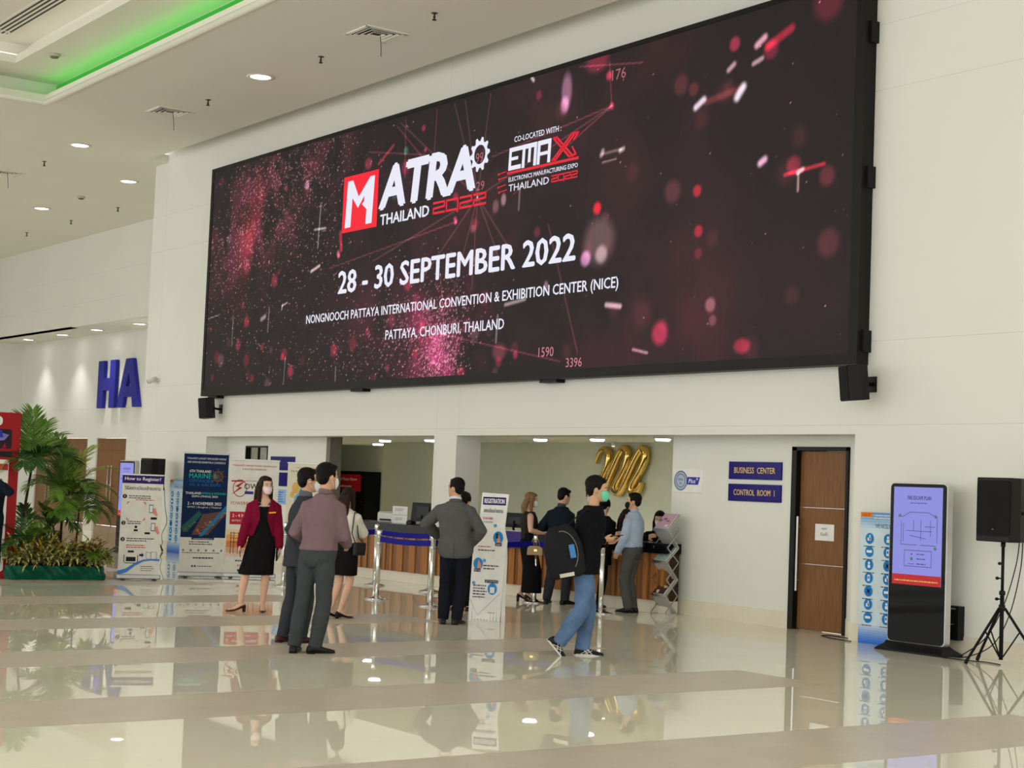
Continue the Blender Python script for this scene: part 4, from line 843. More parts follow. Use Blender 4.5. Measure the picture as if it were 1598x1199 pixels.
# registration board
A = Vector((-16.41, 11.24, 0)); B = Vector((-16.1, 11.6, 0)); 
t = thing('registration_board', 'white cut-out REGISTRATION board standing beside the grey suit', 'sign board', A, math.atan2(.31, .42) - .0)
t.rotation_euler = (-.02, 0, math.atan2(.23, .38))
ol = [(0, 0), (.41, 0), (.42, .24), (.45, .77), (.46, .96), (.44, 1.02), (.42, 1.11), (.455, 1.51), (.11, 1.52), (.075, .96), (.045, .91), (.02, .8)]
MB().prism(ol, (0, 0, 0), (1, 0, 0), (0, 0, 1), (0, 1, 0), .02).build('board', WHITE, t)
mb = MB(); mb.prism([(0, 0), (.06, .0), (.05, .24), (.05, .77), (.03, .96), (.0, 1.0)], (.42, .02, 0), (.5, .87, 0), (0, 0, 1), (.87, -.5, 0), .006); mb.prism([(0, 0), (.3, 0), (0, 1.0)], (.2, .02, 0), (0, 1, 0), (0, 0, 1), (1, 0, 0), .008); mb.build('support_wing', WHITE, t)
pr = Print((0, 0, 0), (1, 0, 0), (0, 0, 1), (0, -1, 0)); pr.rect(PUR, .125, 1.375, .425, 1.47); pr.text(('heading', WHITE), 'REGISTRATION', .275, 1.395, .055, .26, 'C', .03); pr.text(TH_, 'ลงทะเบียนเข้าชมงาน', .265, 1.285, .055, .25, 'C', .01)
RL = ('red_print', cm(200, 60, 60)); BD = ('blue_disc', cm(40, 140, 206)); pr.text(RL, 'SCAN HERE', .2, 1.2, .028, .13, 'C', .02); pr.text(K1, 'TO REGISTER', .2, 1.16, .02, .13)
def dot(x, z, s): pr.disc(BD, x, z, .02, layer=1); pr.text(('numerals', WHITE), s, x, z - .012, .024, layer=2)
dot(.3, 1.13, '1'); pr.disc(BD, .345, .99, .065, .075, 1); pr.poly(PK, [(.33, .93), (.38, .93), (.36, 1.0), (.34, 1.04)], 2); pr.rect(BKM, .318, .98, .345, 1.04, 3); pr.rect(BKM, .31, .89, .395, .925, 3); pr.text(('heading', WHITE), 'SCAN', .352, .897, .02, .06, layer=4)
pr.lines(RL, .09, .3, .865, .89, 1); pr.lines(INKD, .09, .36, .82, .85, 1)
dot(.18, .71, '2'); pr.disc(BD, .1, .67, .062, .072, 1); pr.poly(PK, [(.09, .61), (.14, .62), (.14, .67), (.1, .72)], 2); pr.rect(BKM, .05, .575, .135, .61, 3); pr.text(('heading', WHITE), 'KEY IN', .092, .582, .02, .07, layer=4); pr.lines(INKD, .17, .38, .6, .67, 2)
dot(.055, .44, '3'); pr.disc(BD, .3, .38, .06, .07, 1); pr.rect(('screen_pictogram', WHITE), .27, .33, .33, .4, 2); pr.rect(BKM, .2, .45, .37, .485, 3); pr.text(('heading', WHITE), 'GET YOUR BADGE', .285, .458, .02, .15, layer=4); pr.lines(INKD, .05, .24, .26, .43, 5)
pr.path(('grey_chevron', cm(170, 170, 176)), [(.02, .24), (.12, .06), (.4, .33)], .006, 1)
for i in range(10):
    for j in range(8):
        x = .01 + i * .04; z = .01 + j * .022
        if z < .2 and (x < .07 + .0 * z or x > .25 or z < .03): pr.disc(('dot_pattern', cm(90, 90, 96)), x, z, .006 - .0005 * j, layer=1, n=8)
pr.text(RL, 'thailand', .3, .09, .02, .09); pr.flush(t)
# red directory booth at the left edge
t = thing('directory_booth', 'tall red framed directory stand at the left edge beside the planter', 'display stand', (-23.62, 7.55, 0), math.atan2(1.0, .16)); RD = cm(158, 14, 20, .45); a = .62
MB().box(-a, a, 0, .3, 0, 2.38).build('frame', RD, t, .01)
def rrect(x0, x1, z0, z1, r, n=5):
    P = []
    for cx, cz, s0 in ((x1 - r, z1 - r, 0), (x0 + r, z1 - r, 1), (x0 + r, z0 + r, 2), (x1 - r, z0 + r, 3)):
        for k in range(n + 1): q = (s0 + k / n) * PI / 2; P.append((cx + r * math.cos(q), cz + r * math.sin(q)))
    return P
MB().prism(rrect(-a + .1, a - .14, .1, 1.7, .04), (0, -.008, 0), (1, 0, 0), (0, 0, 1), (0, 1, 0), .02).build('directory_panel', PAPER, t)
pr = Print((0, -.008, 0), (1, 0, 0), (0, 0, 1), (0, -1, 0)); pr.lines(INKD, -a + .14, a - .2, .2, 1.5, 26, 1, .3, .7); pr.poly(RL, [(a - .36, 1.64), (a - .15, 1.64), (a - .15, 1.55), (a - .28, 1.55)], 1)
for k in range(12): pr.text(K1, ('Library', 'Hall 2', 'Lobby', 'Booth')[k % 4], a - .26, .25 + k * .105, .03, .09, layer=2)
pr.lines(RL, -a + .14, a - .3, .5, .54, 1); pr.lines(RL, -a + .14, a - .3, 1.1, 1.13, 1); pr.flush(t)
MB().box(-a + .06, a - .1, -.006, .01, 1.74, 1.82).build('header_strip', BLACK, t)
MB().prism(rrect(-a + .06, a - .12, 1.86, 2.14, .03), (0, -.006, 0), (1, 0, 0), (0, 0, 1), (0, 1, 0), .012).build('picture_panel', cm(38, 22, 34), t)
pr = Print((0, -.006, 0), (1, 0, 0), (0, 0, 1), (0, -1, 0)); rnd = random.Random(9)
pr.poly(('picture', cm(120, 120, 190)), [(-.2, 1.9), (.4, 1.98), (.46, 2.06), (.2, 2.12), (-.2, 2.0)], 1); pr.poly(('picture', cm(40, 50, 160)), [(.1, 2.0), (.38, 2.02), (.36, 2.12), (.2, 2.13)], 2); pr.disc(('picture', cm(70, 150, 220)), .1, 2.06, .06, layer=3)
for k in range(4): pr.poly(('picture', cm(160, 24, 36)), [(.1 + k * .09, 1.87), (.16 + k * .09, 1.87), (.14 + k * .09, 1.93 + .01 * (k % 2))], 2)
pr.flush(t)
MB().prism(rrect(-a + .06, a - .26, 2.19, 2.32, .05), (0, -.006, 0), (1, 0, 0), (0, 0, 1), (0, 1, 0), .012).build('name_panel', PAPER, t)
pr = Print((0, -.006, 0), (1, 0, 0), (0, 0, 1), (0, -1, 0)); pr.text(RL, 'PAVILION', .1, 2.23, .05, .36, 'C', .02); pr.flush(t)

# ================================================================== touch kiosks
LAV = glow(150, 152, 238, .82); LAVD = glow(116, 116, 196, .8); RB_ = glow(196, 30, 36, .85)
KGLASS = cm(5, 5, 6, .05, spec=.12)
def kiosk(x, y, label):
    t = thing('touch_kiosk', label, 'kiosk', (x, y, 0), 0, 'floor standing touch screen kiosks')
    MB().prism(rrect(-.395, .395, .09, 1.82, .06), (0, .004, 0), (1, 0, 0), (0, 0, 1), (0, 1, 0), .09).build('housing', cm(206, 206, 204, .3, metal=.3), t, .006)
    MB().prism(rrect(-.382, .382, .103, 1.807, .05), (0, -.002, 0), (1, 0, 0), (0, 0, 1), (0, 1, 0), .02).build('front_glass', KGLASS, t)
    MB().box(-.335, .335, -.004, -.002, .72, 1.77).build('display', LAV, t)
    pr = Print((0, -.004, 0), (1, 0, 0), (0, 0, 1), (0, -1, 0)); KI = ('plan_drawing', glow(66, 66, 112, .8)); pr.rect(('red_footer', RB_), -.335, .72, .335, .83); pr.lines(('footer_print', glow(220, 190, 80, .9)), -.3, .3, .75, .78, 1)
    pr.text(('plan_title', glow(40, 40, 70, .8)), 'FIRE ESCAPE PLAN', .02, 1.635, .04, .32, 'C', .02); pr.lines(KI, -.1, .14, 1.59, 1.61, 1)
    for p, q in (((-.27, 1.45), (-.2, 1.45)), ((-.2, 1.45), (-.1, 1.5)), ((-.1, 1.5), (.15, 1.5)), ((.15, 1.5), (.27, 1.45)), ((.27, 1.45), (.27, 1.18)), ((-.22, 1.4), (-.22, 1.15)), ((-.19, 1.38), (-.19, 1.18)), ((-.22, 1.15), (.0, 1.15)), ((.05, 1.15), (.26, 1.15)), ((-.15, 1.3), (.2, 1.3)), ((.05, 1.42), (.05, 1.2)), ((-.05, 1.42), (-.05, 1.3)), ((.18, 1.42), (.18, 1.25)), ((-.1, 1.25), (.12, 1.22)), ((.1, 1.35), (.24, 1.35))): pr.line(KI, p, q, .006, 1)
    for x_, z_ in ((.25, 1.46), (.25, 1.12), (-.24, 1.46)): pr.disc(('exit_mark', glow(60, 130, 110, .8)), x_, z_, .018, layer=2)
    pr.path(KI, [(-.18, .97), (.2, .97), (.2, 1.2 - .02 + -.15), (-.18, 1.03 + .0), (-.18, .97)], .004, 1) if False else None
    for p, q in (((-.17, .92), (.2, .92)), ((.2, .92), (.2, 1.09)), ((.2, 1.09), (-.17, 1.09)), ((-.17, 1.09), (-.17, .92))): pr.line(KI, p, q, .006, 1)
    pr.disc(KI, -.07, 1.05, .01); pr.disc(('exit_mark', glow(60, 130, 110, .8)), -.07, 1.0, .018); pr.line(KI, (-.12, .945), (-.03, .945), .006, 1)
    for z_ in (1.04, .99, .935): pr.lines(KI, .0, .13, z_, z_ + .025, 1)
    pr.flush(t)
    mb = MB(); mb.rings([[(-.46, -.12, 0), (.46, -.12, 0), (.46, .23, 0), (-.46, .23, 0)], [(-.46, -.12, .018), (.46, -.12, .018), (.46, .23, .018), (-.46, .23, .018)], [(-.4, -.03, .075), (.4, -.03, .075), (.4, .14, .075), (-.4, .14, .075)], [(-.4, -.01, .1), (.4, -.01, .1), (.4, .1, .1), (-.4, .1, .1)]], False); mb.build('base', BLACK, t, .004)
kiosk(-11.92, 13.97, 'black and silver touch kiosk with lavender fire plan screen beside the icon board'); kiosk(-31.05, 12.95, 'touch kiosk behind the How to Register banner')

# ================================================================== loudspeakers on tripods
def pa_speaker(x, y, feet, yaw, label, slabel, zt=1.24):
    t = thing('speaker_stand', slabel, 'speaker stand', (x, y, 0), 0, 'black tripod speaker stands')
    MB().tube([(0, 0, .05), (0, 0, .72)], .021, 12).build('outer_tube', MATTEBLACK, t); MB().tube([(0, 0, .7), (0, 0, zt)], .016, 12).build('pole', MATTEBLACK, t)
    MB().lathe([(.021, .54), (.034, .545), (.034, .60), (.021, .61)], n=14).lathe([(.02, .70), (.032, .705), (.032, .74), (.018, .75)], n=14).build('collar', BLACK, t)
    for z, dx_ in ((.66, -.05), (.87, -.05), (1.02, -.03)): MB().tube([(0, 0, z), (dx_ * .8, dx_ * .3, z)], .008, 6).ell((dx_, dx_ * .4, z), .02, .02, .017, 8, 6).build('knob', BLACK, t)
    for fx, fy in feet:
        d = Vector((fx, fy, 0)); n_ = d.normalized()
        lg = MB().tube([n_ * .03 + Vector((0, 0, .57)), d + Vector((0, 0, .02))], .014, 10).build('leg', MATTEBLACK, t)
        MB().tube([d * .94 + Vector((0, 0, .055)), d * 1.01 + Vector((0, 0, .008))], .019, 10).build('rubber_foot', BLACK, lg)
        MB().bar(d * .45 + Vector((0, 0, .33)), n_ * .02 + Vector((0, 0, .08)), .008, .014).build('brace', MATTEBLACK, t)
    s = thing('loudspeaker', label, 'speaker', (x, y, zt), yaw, 'black loudspeakers on tripods'); prof = [(-.22, -.16), (.22, -.16), (.22, -.02), (.14, .2), (-.14, .2), (-.22, -.02)]
    MB().rings([[(p[0], p[1], z) for p in prof] for z in (.0, .65)], False).build('cabinet', BLACK, s, .012)
    MB().prism(rrect(-.205, .205, .07, .61, .02), (0, -.172, 0), (1, 0, 0), (0, 0, 1), (0, 1, 0), .012).build('grille', mat('speaker_grille', lin(17, 17, 18), .65, bump=.4, bscale=300), s)
    MB().box(-.2, .2, -.17, -.158, .01, .055).box(-.2, .2, -.17, -.158, .618, .64).build('bumper', cm(34, 34, 36, .5), s, .004)
    MB().box(-.007, .007, -.176, -.17, .12, .134).build('badge', cm(120, 120, 122, .4), s); MB().tube([(0, 0, -.05), (0, 0, .002)], .024, 12).build('pole_socket', BLACK, s)
    MB().box(-.02, .02, -.07, .07, .28, .31).build('handle', MATTEBLACK, s).location = (.2, .08, 0)
pa_speaker(-10.77, 13.93, [(-.15, -.36), (-.37, .1), (.26, .3)], 0, 'black loudspeaker on the tripod at the right edge', 'black tripod speaker stand at the right edge near the kiosk')
pa_speaker(-31.85, 13.85, [(-.3, -.25), (.22, .2), (-.3, .2)], .15, 'black loudspeaker behind the How to Register banner', 'black tripod stand half hidden behind the How to Register banner')
CAB = cm(24, 24, 26, .5)
def cable(name, label, pts, r=.006): tag(MB().tube(spline([tuple(p) for p in pts], 8), r, 6).build(name, CAB), label, 'cable')
cable('speaker_cable', 'thin black cable sagging from the right loudspeaker to the kiosk base, the upper one', [(-10.7, 14.1, 1.26), (-10.74, 14.1, 1.0), (-10.86, 14.08, .6), (-11.05, 14.05, .25), (-11.3, 14.0, .05), (-11.42, 13.98, .012)])
cable('speaker_cable', 'thin black cable sagging from the right loudspeaker to the kiosk base, the lower one', [(-10.66, 14.1, 1.26), (-10.7, 14.12, .95), (-10.82, 14.12, .5), (-11.0, 14.1, .18), (-11.25, 14.02, .03), (-11.44, 13.96, .012)])
cable('power_cable', 'black cable hanging loose down the wall side of the right loudspeaker', [(-10.5, 14.1, 1.3), (-10.48, 14.13, .9), (-10.52, 14.14, .5), (-10.62, 14.12, .3), (-10.5, 14.05, .1), (-10.4, 14.0, .012), (-10.2, 13.9, .01)])
cable('floor_cable', 'black cable on the floor from the kiosk to the tripod', [(-11.4, 13.8, .01), (-11.1, 13.86, .008), (-10.95, 13.92, .008), (-10.72, 13.86, .008)])
cable('floor_cable', 'black cable looped on the floor in front of the brown door', [(-13.2, 14.45, .008), (-13.6, 14.5, .008), (-13.68, 14.4, .008), (-13.4, 14.25, .008), (-13.02, 14.18, .008)], .006)
cable('speaker_cable', 'black cable hanging from the loudspeaker behind the How to Register banner', [(-31.7, 14.05, 1.3), (-31.72, 14.1, .9), (-31.6, 14.1, .6), (-31.7, 14.05, .35), (-31.55, 14.0, .15), (-31.6, 13.9, .01)])

# ================================================================== zig-zag brochure rack
t = thing('brochure_rack', 'silver zig-zag brochure rack at the right end of the counter', 'brochure rack', (-16.78, 14.42, 0)); wv, dp = .3, .2
zig = [(dp, 0.02), (0, .25), (dp, .46), (0, .69), (dp, .88), (0, 1.11), (dp, 1.32)]; zag = [(0, 0.02), (dp, .25), (0, .46), (dp, .69), (0, .88), (dp, 1.11)]
mb = MB()
for P in (zig, zag):
    for p, q in zip(P[:-1], P[1:]):
        for x in (.008, wv - .008): mb.bar((x, p[0], p[1]), (x, q[0], q[1]), .012, .012, (0, 1, 0))
mb.box(0, wv, dp - .008, dp + .008, 0, .02).box(0, .012, 0, dp, 0, .018).box(wv - .012, wv, 0, dp, 0, .018); mb.build('folding_frame', STEEL, t)
PL = mat('acrylic_tray', lin(176, 176, 168), .3, var=.03)
for (y0, z0), (y1, z1) in zip(zig[:-1], zig[1:]):
    MB().bar((wv / 2, y0, z0), (wv / 2, y1, z1), wv - .03, .006, (0, 1, 0)).build('tray', PL, t)
for y0, z0 in zig[1::2]: MB().box(.01, wv - .01, y0 - .012, y0 - .004, z0 - .015, z0 + .02).build('tray_lip', STEEL, t)
def mag(z0, z1, x0, x1, label, cols, seed):
    k = thing('magazine', label, 'magazine', (-16.78, 14.42, 0)); d = Vector((0, dp, z1 - z0)).normalized(); n_ = Vector((0, -d.z, d.y)); o_ = Vector((0, .01, z0 + .012)) + n_ * .008; L = Vector((0, dp, z1 - z0)).length * .92
    mb = MB().prism([(x0, 0), (x1, 0), (x1, L), (x0, L)], o_, (1, 0, 0), d, n_, .012); mb.build('pages', WHITE, k)
    pr = Print(o_ + n_ * .012, (1, 0, 0), d, n_, .001, .0008); rn = random.Random(seed)
    pr.rect(('cover', cm(*cols[0])), x0, 0, x1, L)
    for q in range(9): a0 = rn.uniform(x0, x1 - .06); b0 = rn.uniform(0, L - .05); pr.rect(('cover', cm(*rn.choice(cols))), a0, b0, a0 + rn.uniform(.03, .06), b0 + rn.uniform(.015, .04), 1 + q % 3)
    pr.flush(k)
mag(1.11, 1.32, .02, .28, 'glossy pink and blue magazine on the top tray of the brochure rack', [(190, 160, 176), (110, 130, 190), (226, 216, 222), (150, 90, 110)], 1)
mag(.69, .88, .03, .27, 'grey-green patterned leaflet on the middle tray of the brochure rack', [(150, 166, 162), (190, 200, 196), (110, 124, 124)], 2)
mag(.25, .46, .04, .25, 'dark brochure with an orange picture on the lowest tray of the rack', [(70, 52, 50), (220, 160, 100), (40, 30, 34), (230, 200, 170)], 3)

# ================================================================== planter with palms, shrubs and bromeliads
BX, BY, BR = -23.3, 8.73, math.atan2(1.32, .14)
def BP(x, y, z=0.0): c, s_ = math.cos(BR), math.sin(BR); return (BX + x * c - y * s_, BY + x * s_ + y * c, z)
t = thing('planter_bed', 'low planting bed wrapped in pleated dark green cloth', 'planter', BP(0, 0), BR)
mb = MB(); R = []; n = 160; per = []
for k in range(n):
    f = k / n * 4.06; 
    if f < 1.33: p = (-.665 + f, 0, 0, -1)
    elif f < 2.03: p = (.665, f - 1.33, 1, 0)
    elif f < 3.36: p = (.665 - (f - 2.03), .7, 0, 1)
    else: p = (-.665, .7 - (f - 3.36), -1, 0)
    per.append(p)
for j in range(9):
    z = .02 + .18 * j / 8; ring = []
    for k, (x, y, nx, ny) in enumerate(per):
        a = .022 + .024 * math.sin(k * .62 + j * .55) + .012 * math.sin(k * .27 - j * .5 + 1); bul = .02 * math.sin(PI * j / 8)
        ring.append((x + nx * (a + bul), y + ny * (a + bul), z if j else 0.0))
    R.append(ring)
mb.rings(R, True, False); mb.build('cloth_skirt', mat('green_satin', lin(10, 92, 68), .4, var=.15, scale=20), t)
MB().box(-.66, .66, .01, .69, .0, .17).build('soil', cm(38, 28, 20, .9), t)
LEAF = mat('palm_leaf', lin(92, 128, 48), .4, var=.3, scale=9); LEAF2 = mat('palm_leaf_yellow', lin(140, 158, 66), .4, var=.25, scale=9); LEAF3 = mat('palm_leaf_deep', lin(62, 98, 46), .4, var=.25, scale=9); TRK = mat('palm_trunk', lin(62, 48, 36), .8, var=.3, scale=30, bump=.4)
def leaf_quad(mb, p, d, up, L, wd, fold=.25, droop=.15):
    d = d.normalized(); s_ = d.cross(up).normalized(); n_ = s_.cross(d).normalized()
    a = [p, p + d * L * .35 + n_ * (-droop * L * .1), p + d * L * .7 - n_ * droop * L * .45, p + d * L * .98 - n_ * droop * L]
    wds = [wd * .35, wd, wd * .75, wd * .06]; V = []
    for q, ww in zip(a, wds): V += [q + s_ * ww / 2 + n_ * ww * fold, q, q - s_ * ww / 2 + n_ * ww * fold]
    mb.add(V, [(3 * i + j, 3 * i + j + 1, 3 * i + j + 4, 3 * i + j + 3) for i in range(3) for j in (0, 1)], True)
def frond(parent, base, az, el, L, droop, ll, m, rn, n=27):
    mb = MB(); p = Vector(base); d = Vector((math.cos(az) * math.cos(el), math.sin(az) * math.cos(el), math.sin(el))); P = [p.copy()]; st = L / n; Dv = []
    for i in range(n):
        d = (d + Vector((0, 0, -droop / n * (0.4 + 1.4 * i / n)))).normalized(); p = p + d * st; P.append(p.copy()); Dv.append(d.copy())
    mb.tube(P, [.009 * (1 - .8 * i / n) + .001 for i in range(n + 1)], 5)
    for i in range(3, n):
        f = i / n; sl = math.sin(PI * min(1, .18 + .82 * f)) ** .7
        for q in (-1, 1):
            dd = Dv[i]; sd = dd.cross(Vector((0, 0, 1))); sd = sd.normalized() if sd.length > .05 else Vector((1, 0, 0)); upv = sd.cross(dd)
            ld = dd * (.55 + .5 * f) + sd * q * (1.0 - .35 * f) + upv * (.25) + Vector((rn.uniform(-.1, .1), rn.uniform(-.1, .1), rn.uniform(-.1, .1)))
            leaf_quad(mb, P[i], ld, upv, ll * (.35 + .75 * sl) * rn.uniform(.95, 1.25), .026, .2, .25)
    return mb.build('frond', m, parent)
def palm(label, x, y, z0, stems, seed, m=LEAF):
    t = thing('potted_palm', label, 'palm', BP(x, y, z0), BR, 'palms in the green planter'); rn = random.Random(seed)
    for (dx_, dy_, h, r, fr) in stems:
        top = Vector((dx_, dy_, h))
        MB().tube([(dx_ * .0, 0, -.06), (dx_ * .45, dy_ * .45, h * .5), top], [r * 1.25, r, r * .8], 10).build('trunk', TRK, t)
        for az, el, L, dr, ll, mm in fr: frond(t, top - Vector((0, 0, .03)), az, el, L, dr, ll, mm or m, rn)
palm('tall palm with bare dark trunk at the left end of the planter', -.52, .28, .17, [(.16, .0, 1.55, .021, [(1.9, 1.25, .78, .9, .3, LEAF), (.55, 1.0, .72, 1.1, .3, LEAF), (0.1, .55, .8, 1.5, .3, LEAF3), (2.6, .9, .62, 1.3, .26, LEAF), (3.2, .4, .5, 1.6, .24, LEAF2), (-.9, .9, .6, 1.8, .28, LEAF3), (-1.7, .7, .6, 2.2, .28, LEAF3), (4.2, .6, .55, 2.0, .28, LEAF3), (1.2, .9, .6, 1.3, .28, LEAF), (1.55, 1.35, .8, .5, .28, LEAF), (.9, 1.15, .75, .8, .28, LEAF), (-.3, .2, .65, 1.7, .26, LEAF), (2.2, .5, .6, 1.6, .26, LEAF)])], 1)
palm('bushy palm with arching fronds in the middle of the planter', .1, .3, .17, [(.02, 0, 1.05, .02, [(.1, .95, .95, 1.3, .24, LEAF2), (-.2, .7, .85, 1.6, .24, LEAF2), (1.2, 1.2, .85, .9, .25, LEAF), (2.6, 1.05, .8, 1.2, .25, LEAF), (3.4, .8, .7, 1.7, .25, LEAF), (-1.2, .9, .7, 1.9, .25, LEAF), (-2.0, .8, .7, 2.1, .25, LEAF), (2.0, .9, .75, 1.6, .25, LEAF), (-.7, .5, .7, 2.0, .24, LEAF3), (-1.7, .3, .6, 2.4, .24, LEAF), (.4, 1.2, .95, 1.0, .24, LEAF2), (-.05, .45, .8, 1.6, .24, LEAF2), (.7, .8, .8, 1.5, .24, LEAF), (1.7, 1.35, .9, .6, .25, LEAF), (3.0, 1.1, .75, 1.3, .25, LEAF)]),
      (-.1, .05, .6, .016, [(2.8, .8, .6, 1.9, .24, LEAF), (-2.4, .7, .6, 2.1, .24, LEAF), (-1.2, .8, .6, 2.1, .24, LEAF3), (-1.8, 1.0, .65, 1.9, .24, LEAF)])], 2)
palm('slim palm with a thin stem on the right side of the planter', .3, .2, .17, [(.03, 0, .85, .014, [(0.15, .7, .62, 1.9, .22, LEAF3), (-.35, .5, .55, 2.2, .22, LEAF3), (.9, 1.0, .7, 1.4, .22, LEAF), (2.4, .8, .6, 1.7, .22, LEAF), (-1.4, .6, .5, 2.2, .22, LEAF), (3.2, .4, .5, 2.0, .22, LEAF3)]), (.08, .02, .14, .012, [(.1, .7, .55, 1.8, .2, LEAF), (-.6, .7, .5, 1.8, .2, LEAF2), (-1.4, .8, .5, 1.8, .2, LEAF), (2.9, .7, .5, 1.8, .2, LEAF)])], 3)
palm('low dark palm with narrow leaves at the left of the planter', -.42, .12, .17, [(0, 0, .32, .02, [(2.9, 1.0, .62, 1.4, .2, LEAF3), (1.6, 1.3, .65, .9, .2, LEAF3), (.3, .9, .6, 1.6, .2, LEAF3), (-1.2, 1.0, .6, 1.6, .2, LEAF), (-2.2, .8, .55, 1.8, .2, LEAF3), (3.6, .6, .5, 1.9, .2, LEAF3), (2.2, .9, .6, 1.5, .2, LEAF3), (.8, .6, .55, 1.9, .2, LEAF)])], 4, LEAF3)
t = thing('broadleaf_plant', 'plant with broad upright dark leaves between the palms', 'plant', BP(-.1, .16, .17), BR); rn = random.Random(6)
for k in range(10):
    mb = MB(); az = rn.uniform(0, 6.28); el = rn.uniform(.8, 1.4); h = rn.uniform(.1, .75); dv = Vector((math.cos(az) * math.cos(el), math.sin(az) * math.cos(el), math.sin(el))); b0 = Vector((0, 0, h * .9))
    mb.tube([(0, 0, 0), b0 * .5, b0 + dv * .04], .006, 5); leaf_quad(mb, b0, dv, Vector((math.cos(az + 1.5), math.sin(az + 1.5), .4)), rn.uniform(.28, .42), rn.uniform(.09, .13), .2, .3); mb.build('leaf', LEAF3 if k % 3 else LEAF, t)
# variegated shrubs along the front
VAR = mat('variegated_leaf', lin(150, 150, 84), .45, var=.1); N_, L_, b_ = nodes_of(VAR); vz = N_.new('ShaderNodeTexNoise'); vz.inputs['Scale'].default_value = 38; vz.inputs['Detail'].default_value = 2
rp = N_.new('ShaderNodeValToRGB'); rp.color_ramp.elements[0].position = .42; rp.color_ramp.elements[1].position = .55; rp.color_ramp.elements[0].color = lin(84, 104, 44) + (1,); rp.color_ramp.elements[1].color = lin(224, 216, 140) + (1,)
tcn = N_.new('ShaderNodeTexCoord'); L_.new(tcn.outputs['Object'], vz.inputs['Vector']); L_.new(vz.outputs['Fac'], rp.inputs['Fac']); L_.new(rp.outputs['Color'], b_.inputs['Base Color'])
shr = []
for v in range(3):
    t = thing('variegated_shrub', 'yellow and green variegated shrub in the row along the green-wrapped planter', 'shrub', (0, 0, 0), 0, 'variegated shrubs edging the planter'); rn = random.Random(40 + v); mb = MB(); tw = MB()
    for k in range(9):
        az = rn.uniform(0, 6.28); el = rn.uniform(.5, 1.4); tip = Vector((math.cos(az) * math.cos(el), math.sin(az) * math.cos(el), math.sin(el))) * rn.uniform(.12, .27); tw.tube([(0, 0, -.02), tip * .6, tip], .004, 4)
        for q in range(9):
            a2 = rn.uniform(0, 6.28); e2 = rn.uniform(-.3, 1.3); dv = Vector((math.cos(a2) * math.cos(e2), math.sin(a2) * math.cos(e2), math.sin(e2))); leaf_quad(mb, tip * rn.uniform(.6, 1.05), dv, Vector((0, 0, 1)) if abs(dv.z) < .9 else Vector((1, 0, 0)), rn.uniform(.08, .14), rn.uniform(.022, .036), .2, .5)
    mb.build('foliage', VAR, t); tw.build('twigs', TRK, t); shr.append(t)
spots = [(-.6 + .133 * i, .05 + .05 * (i % 2)) for i in range(10)] + [(-.5 + .2 * i, .2) for i in range(6)] + [(.62, .2), (.64, .4), (-.62, .3)]
for i, (x, y) in enumerate(spots):
    o = shr[i] if i < 3 else copy_tree(shr[i % 3]); o.location = BP(x, y, .17); o.rotation_euler.z = i * 1.3; o.scale = (1.4, 1.4, 1.5)
ORL = mat('bromeliad_orange', lin(190, 108, 40), .4, var=.3, scale=14); YEL = mat('bromeliad_yellow', lin(196, 172, 56), .4, var=.3, scale=14)
for i, (x, y, m, h) in enumerate(((-.5, .2, ORL, .34), (-.36, .22, YEL, .36), (-.28, .3, ORL, .4), (-.14, .22, YEL, .38), (-.02, .24, YEL, .36), (.2, .2, YEL, .3), (.36, .22, ORL, .36), (.46, .24, ORL, .32))):
    nm = 'orange' if m is ORL else 'yellow'
    t = thing('bromeliad', '%s strap-leaved bromeliad rising behind the variegated shrubs in the planter' % nm, 'plant', BP(x, y, .17), BR, nm + ' bromeliads in the planter'); rn = random.Random(70 + i); mb = MB()
    for k in range(11): az = k * 2.4; el = rn.uniform(.75, 1.4); leaf_quad(mb, Vector((0, 0, 0)), Vector((math.cos(az) * math.cos(el), math.sin(az) * math.cos(el), math.sin(el))), Vector((math.cos(az), math.sin(az), .01)).cross(Vector((0, 0, 1))).cross(Vector((math.cos(az) * math.cos(el), math.sin(az) * math.cos(el), math.sin(el)))), h * 1.6 * rn.uniform(.8, 1.1), .055, .3, .25)
    mb.build('rosette', m, t); MB().lathe([(.0, -.03), (.03, -.02), (.025, .03), (0, .04)], n=10).build('stem', LEAF3, t)
# ================================================================== people
def blob(mb, voxel=.011, smooth=3, disp=0.0, dscale=.09, name='cloth'):
    me = mb.mesh(name); o = bpy.data.objects.new('tmp', me); COL.objects.link(o)
    r = o.modifiers.new('r', 'REMESH'); r.mode = 'VOXEL'; r.voxel_size = voxel
    if smooth: s = o.modifiers.new('s', 'SMOOTH'); s.factor = .5; s.iterations = smooth
    if disp:
        tx = bpy.data.textures.get('folds%g' % dscale) or bpy.data.textures.new('folds%g' % dscale, 'CLOUDS'); tx.noise_scale = dscale; tx.noise_depth = 2
        d = o.modifiers.new('d', 'DISPLACE'); d.texture = tx; d.strength = disp; d.mid_level = .5; d.texture_coords = 'LOCAL'
    dg = bpy.context.evaluated_depsgraph_get(); dg.update()
    out = bpy.data.meshes.new_from_object(o.evaluated_get(dg)); bpy.data.objects.remove(o); bpy.data.meshes.remove(me)
    out.polygons.foreach_set('use_smooth', [True] * len(out.polygons)); out.name = name; return out
def link(name, me, m, parent, label=None):
    o = bpy.data.objects.new(name, me); COL.objects.link(o); me.materials.clear(); me.materials.append(m); o.parent = parent
    if label: o['label'] = label
    return o
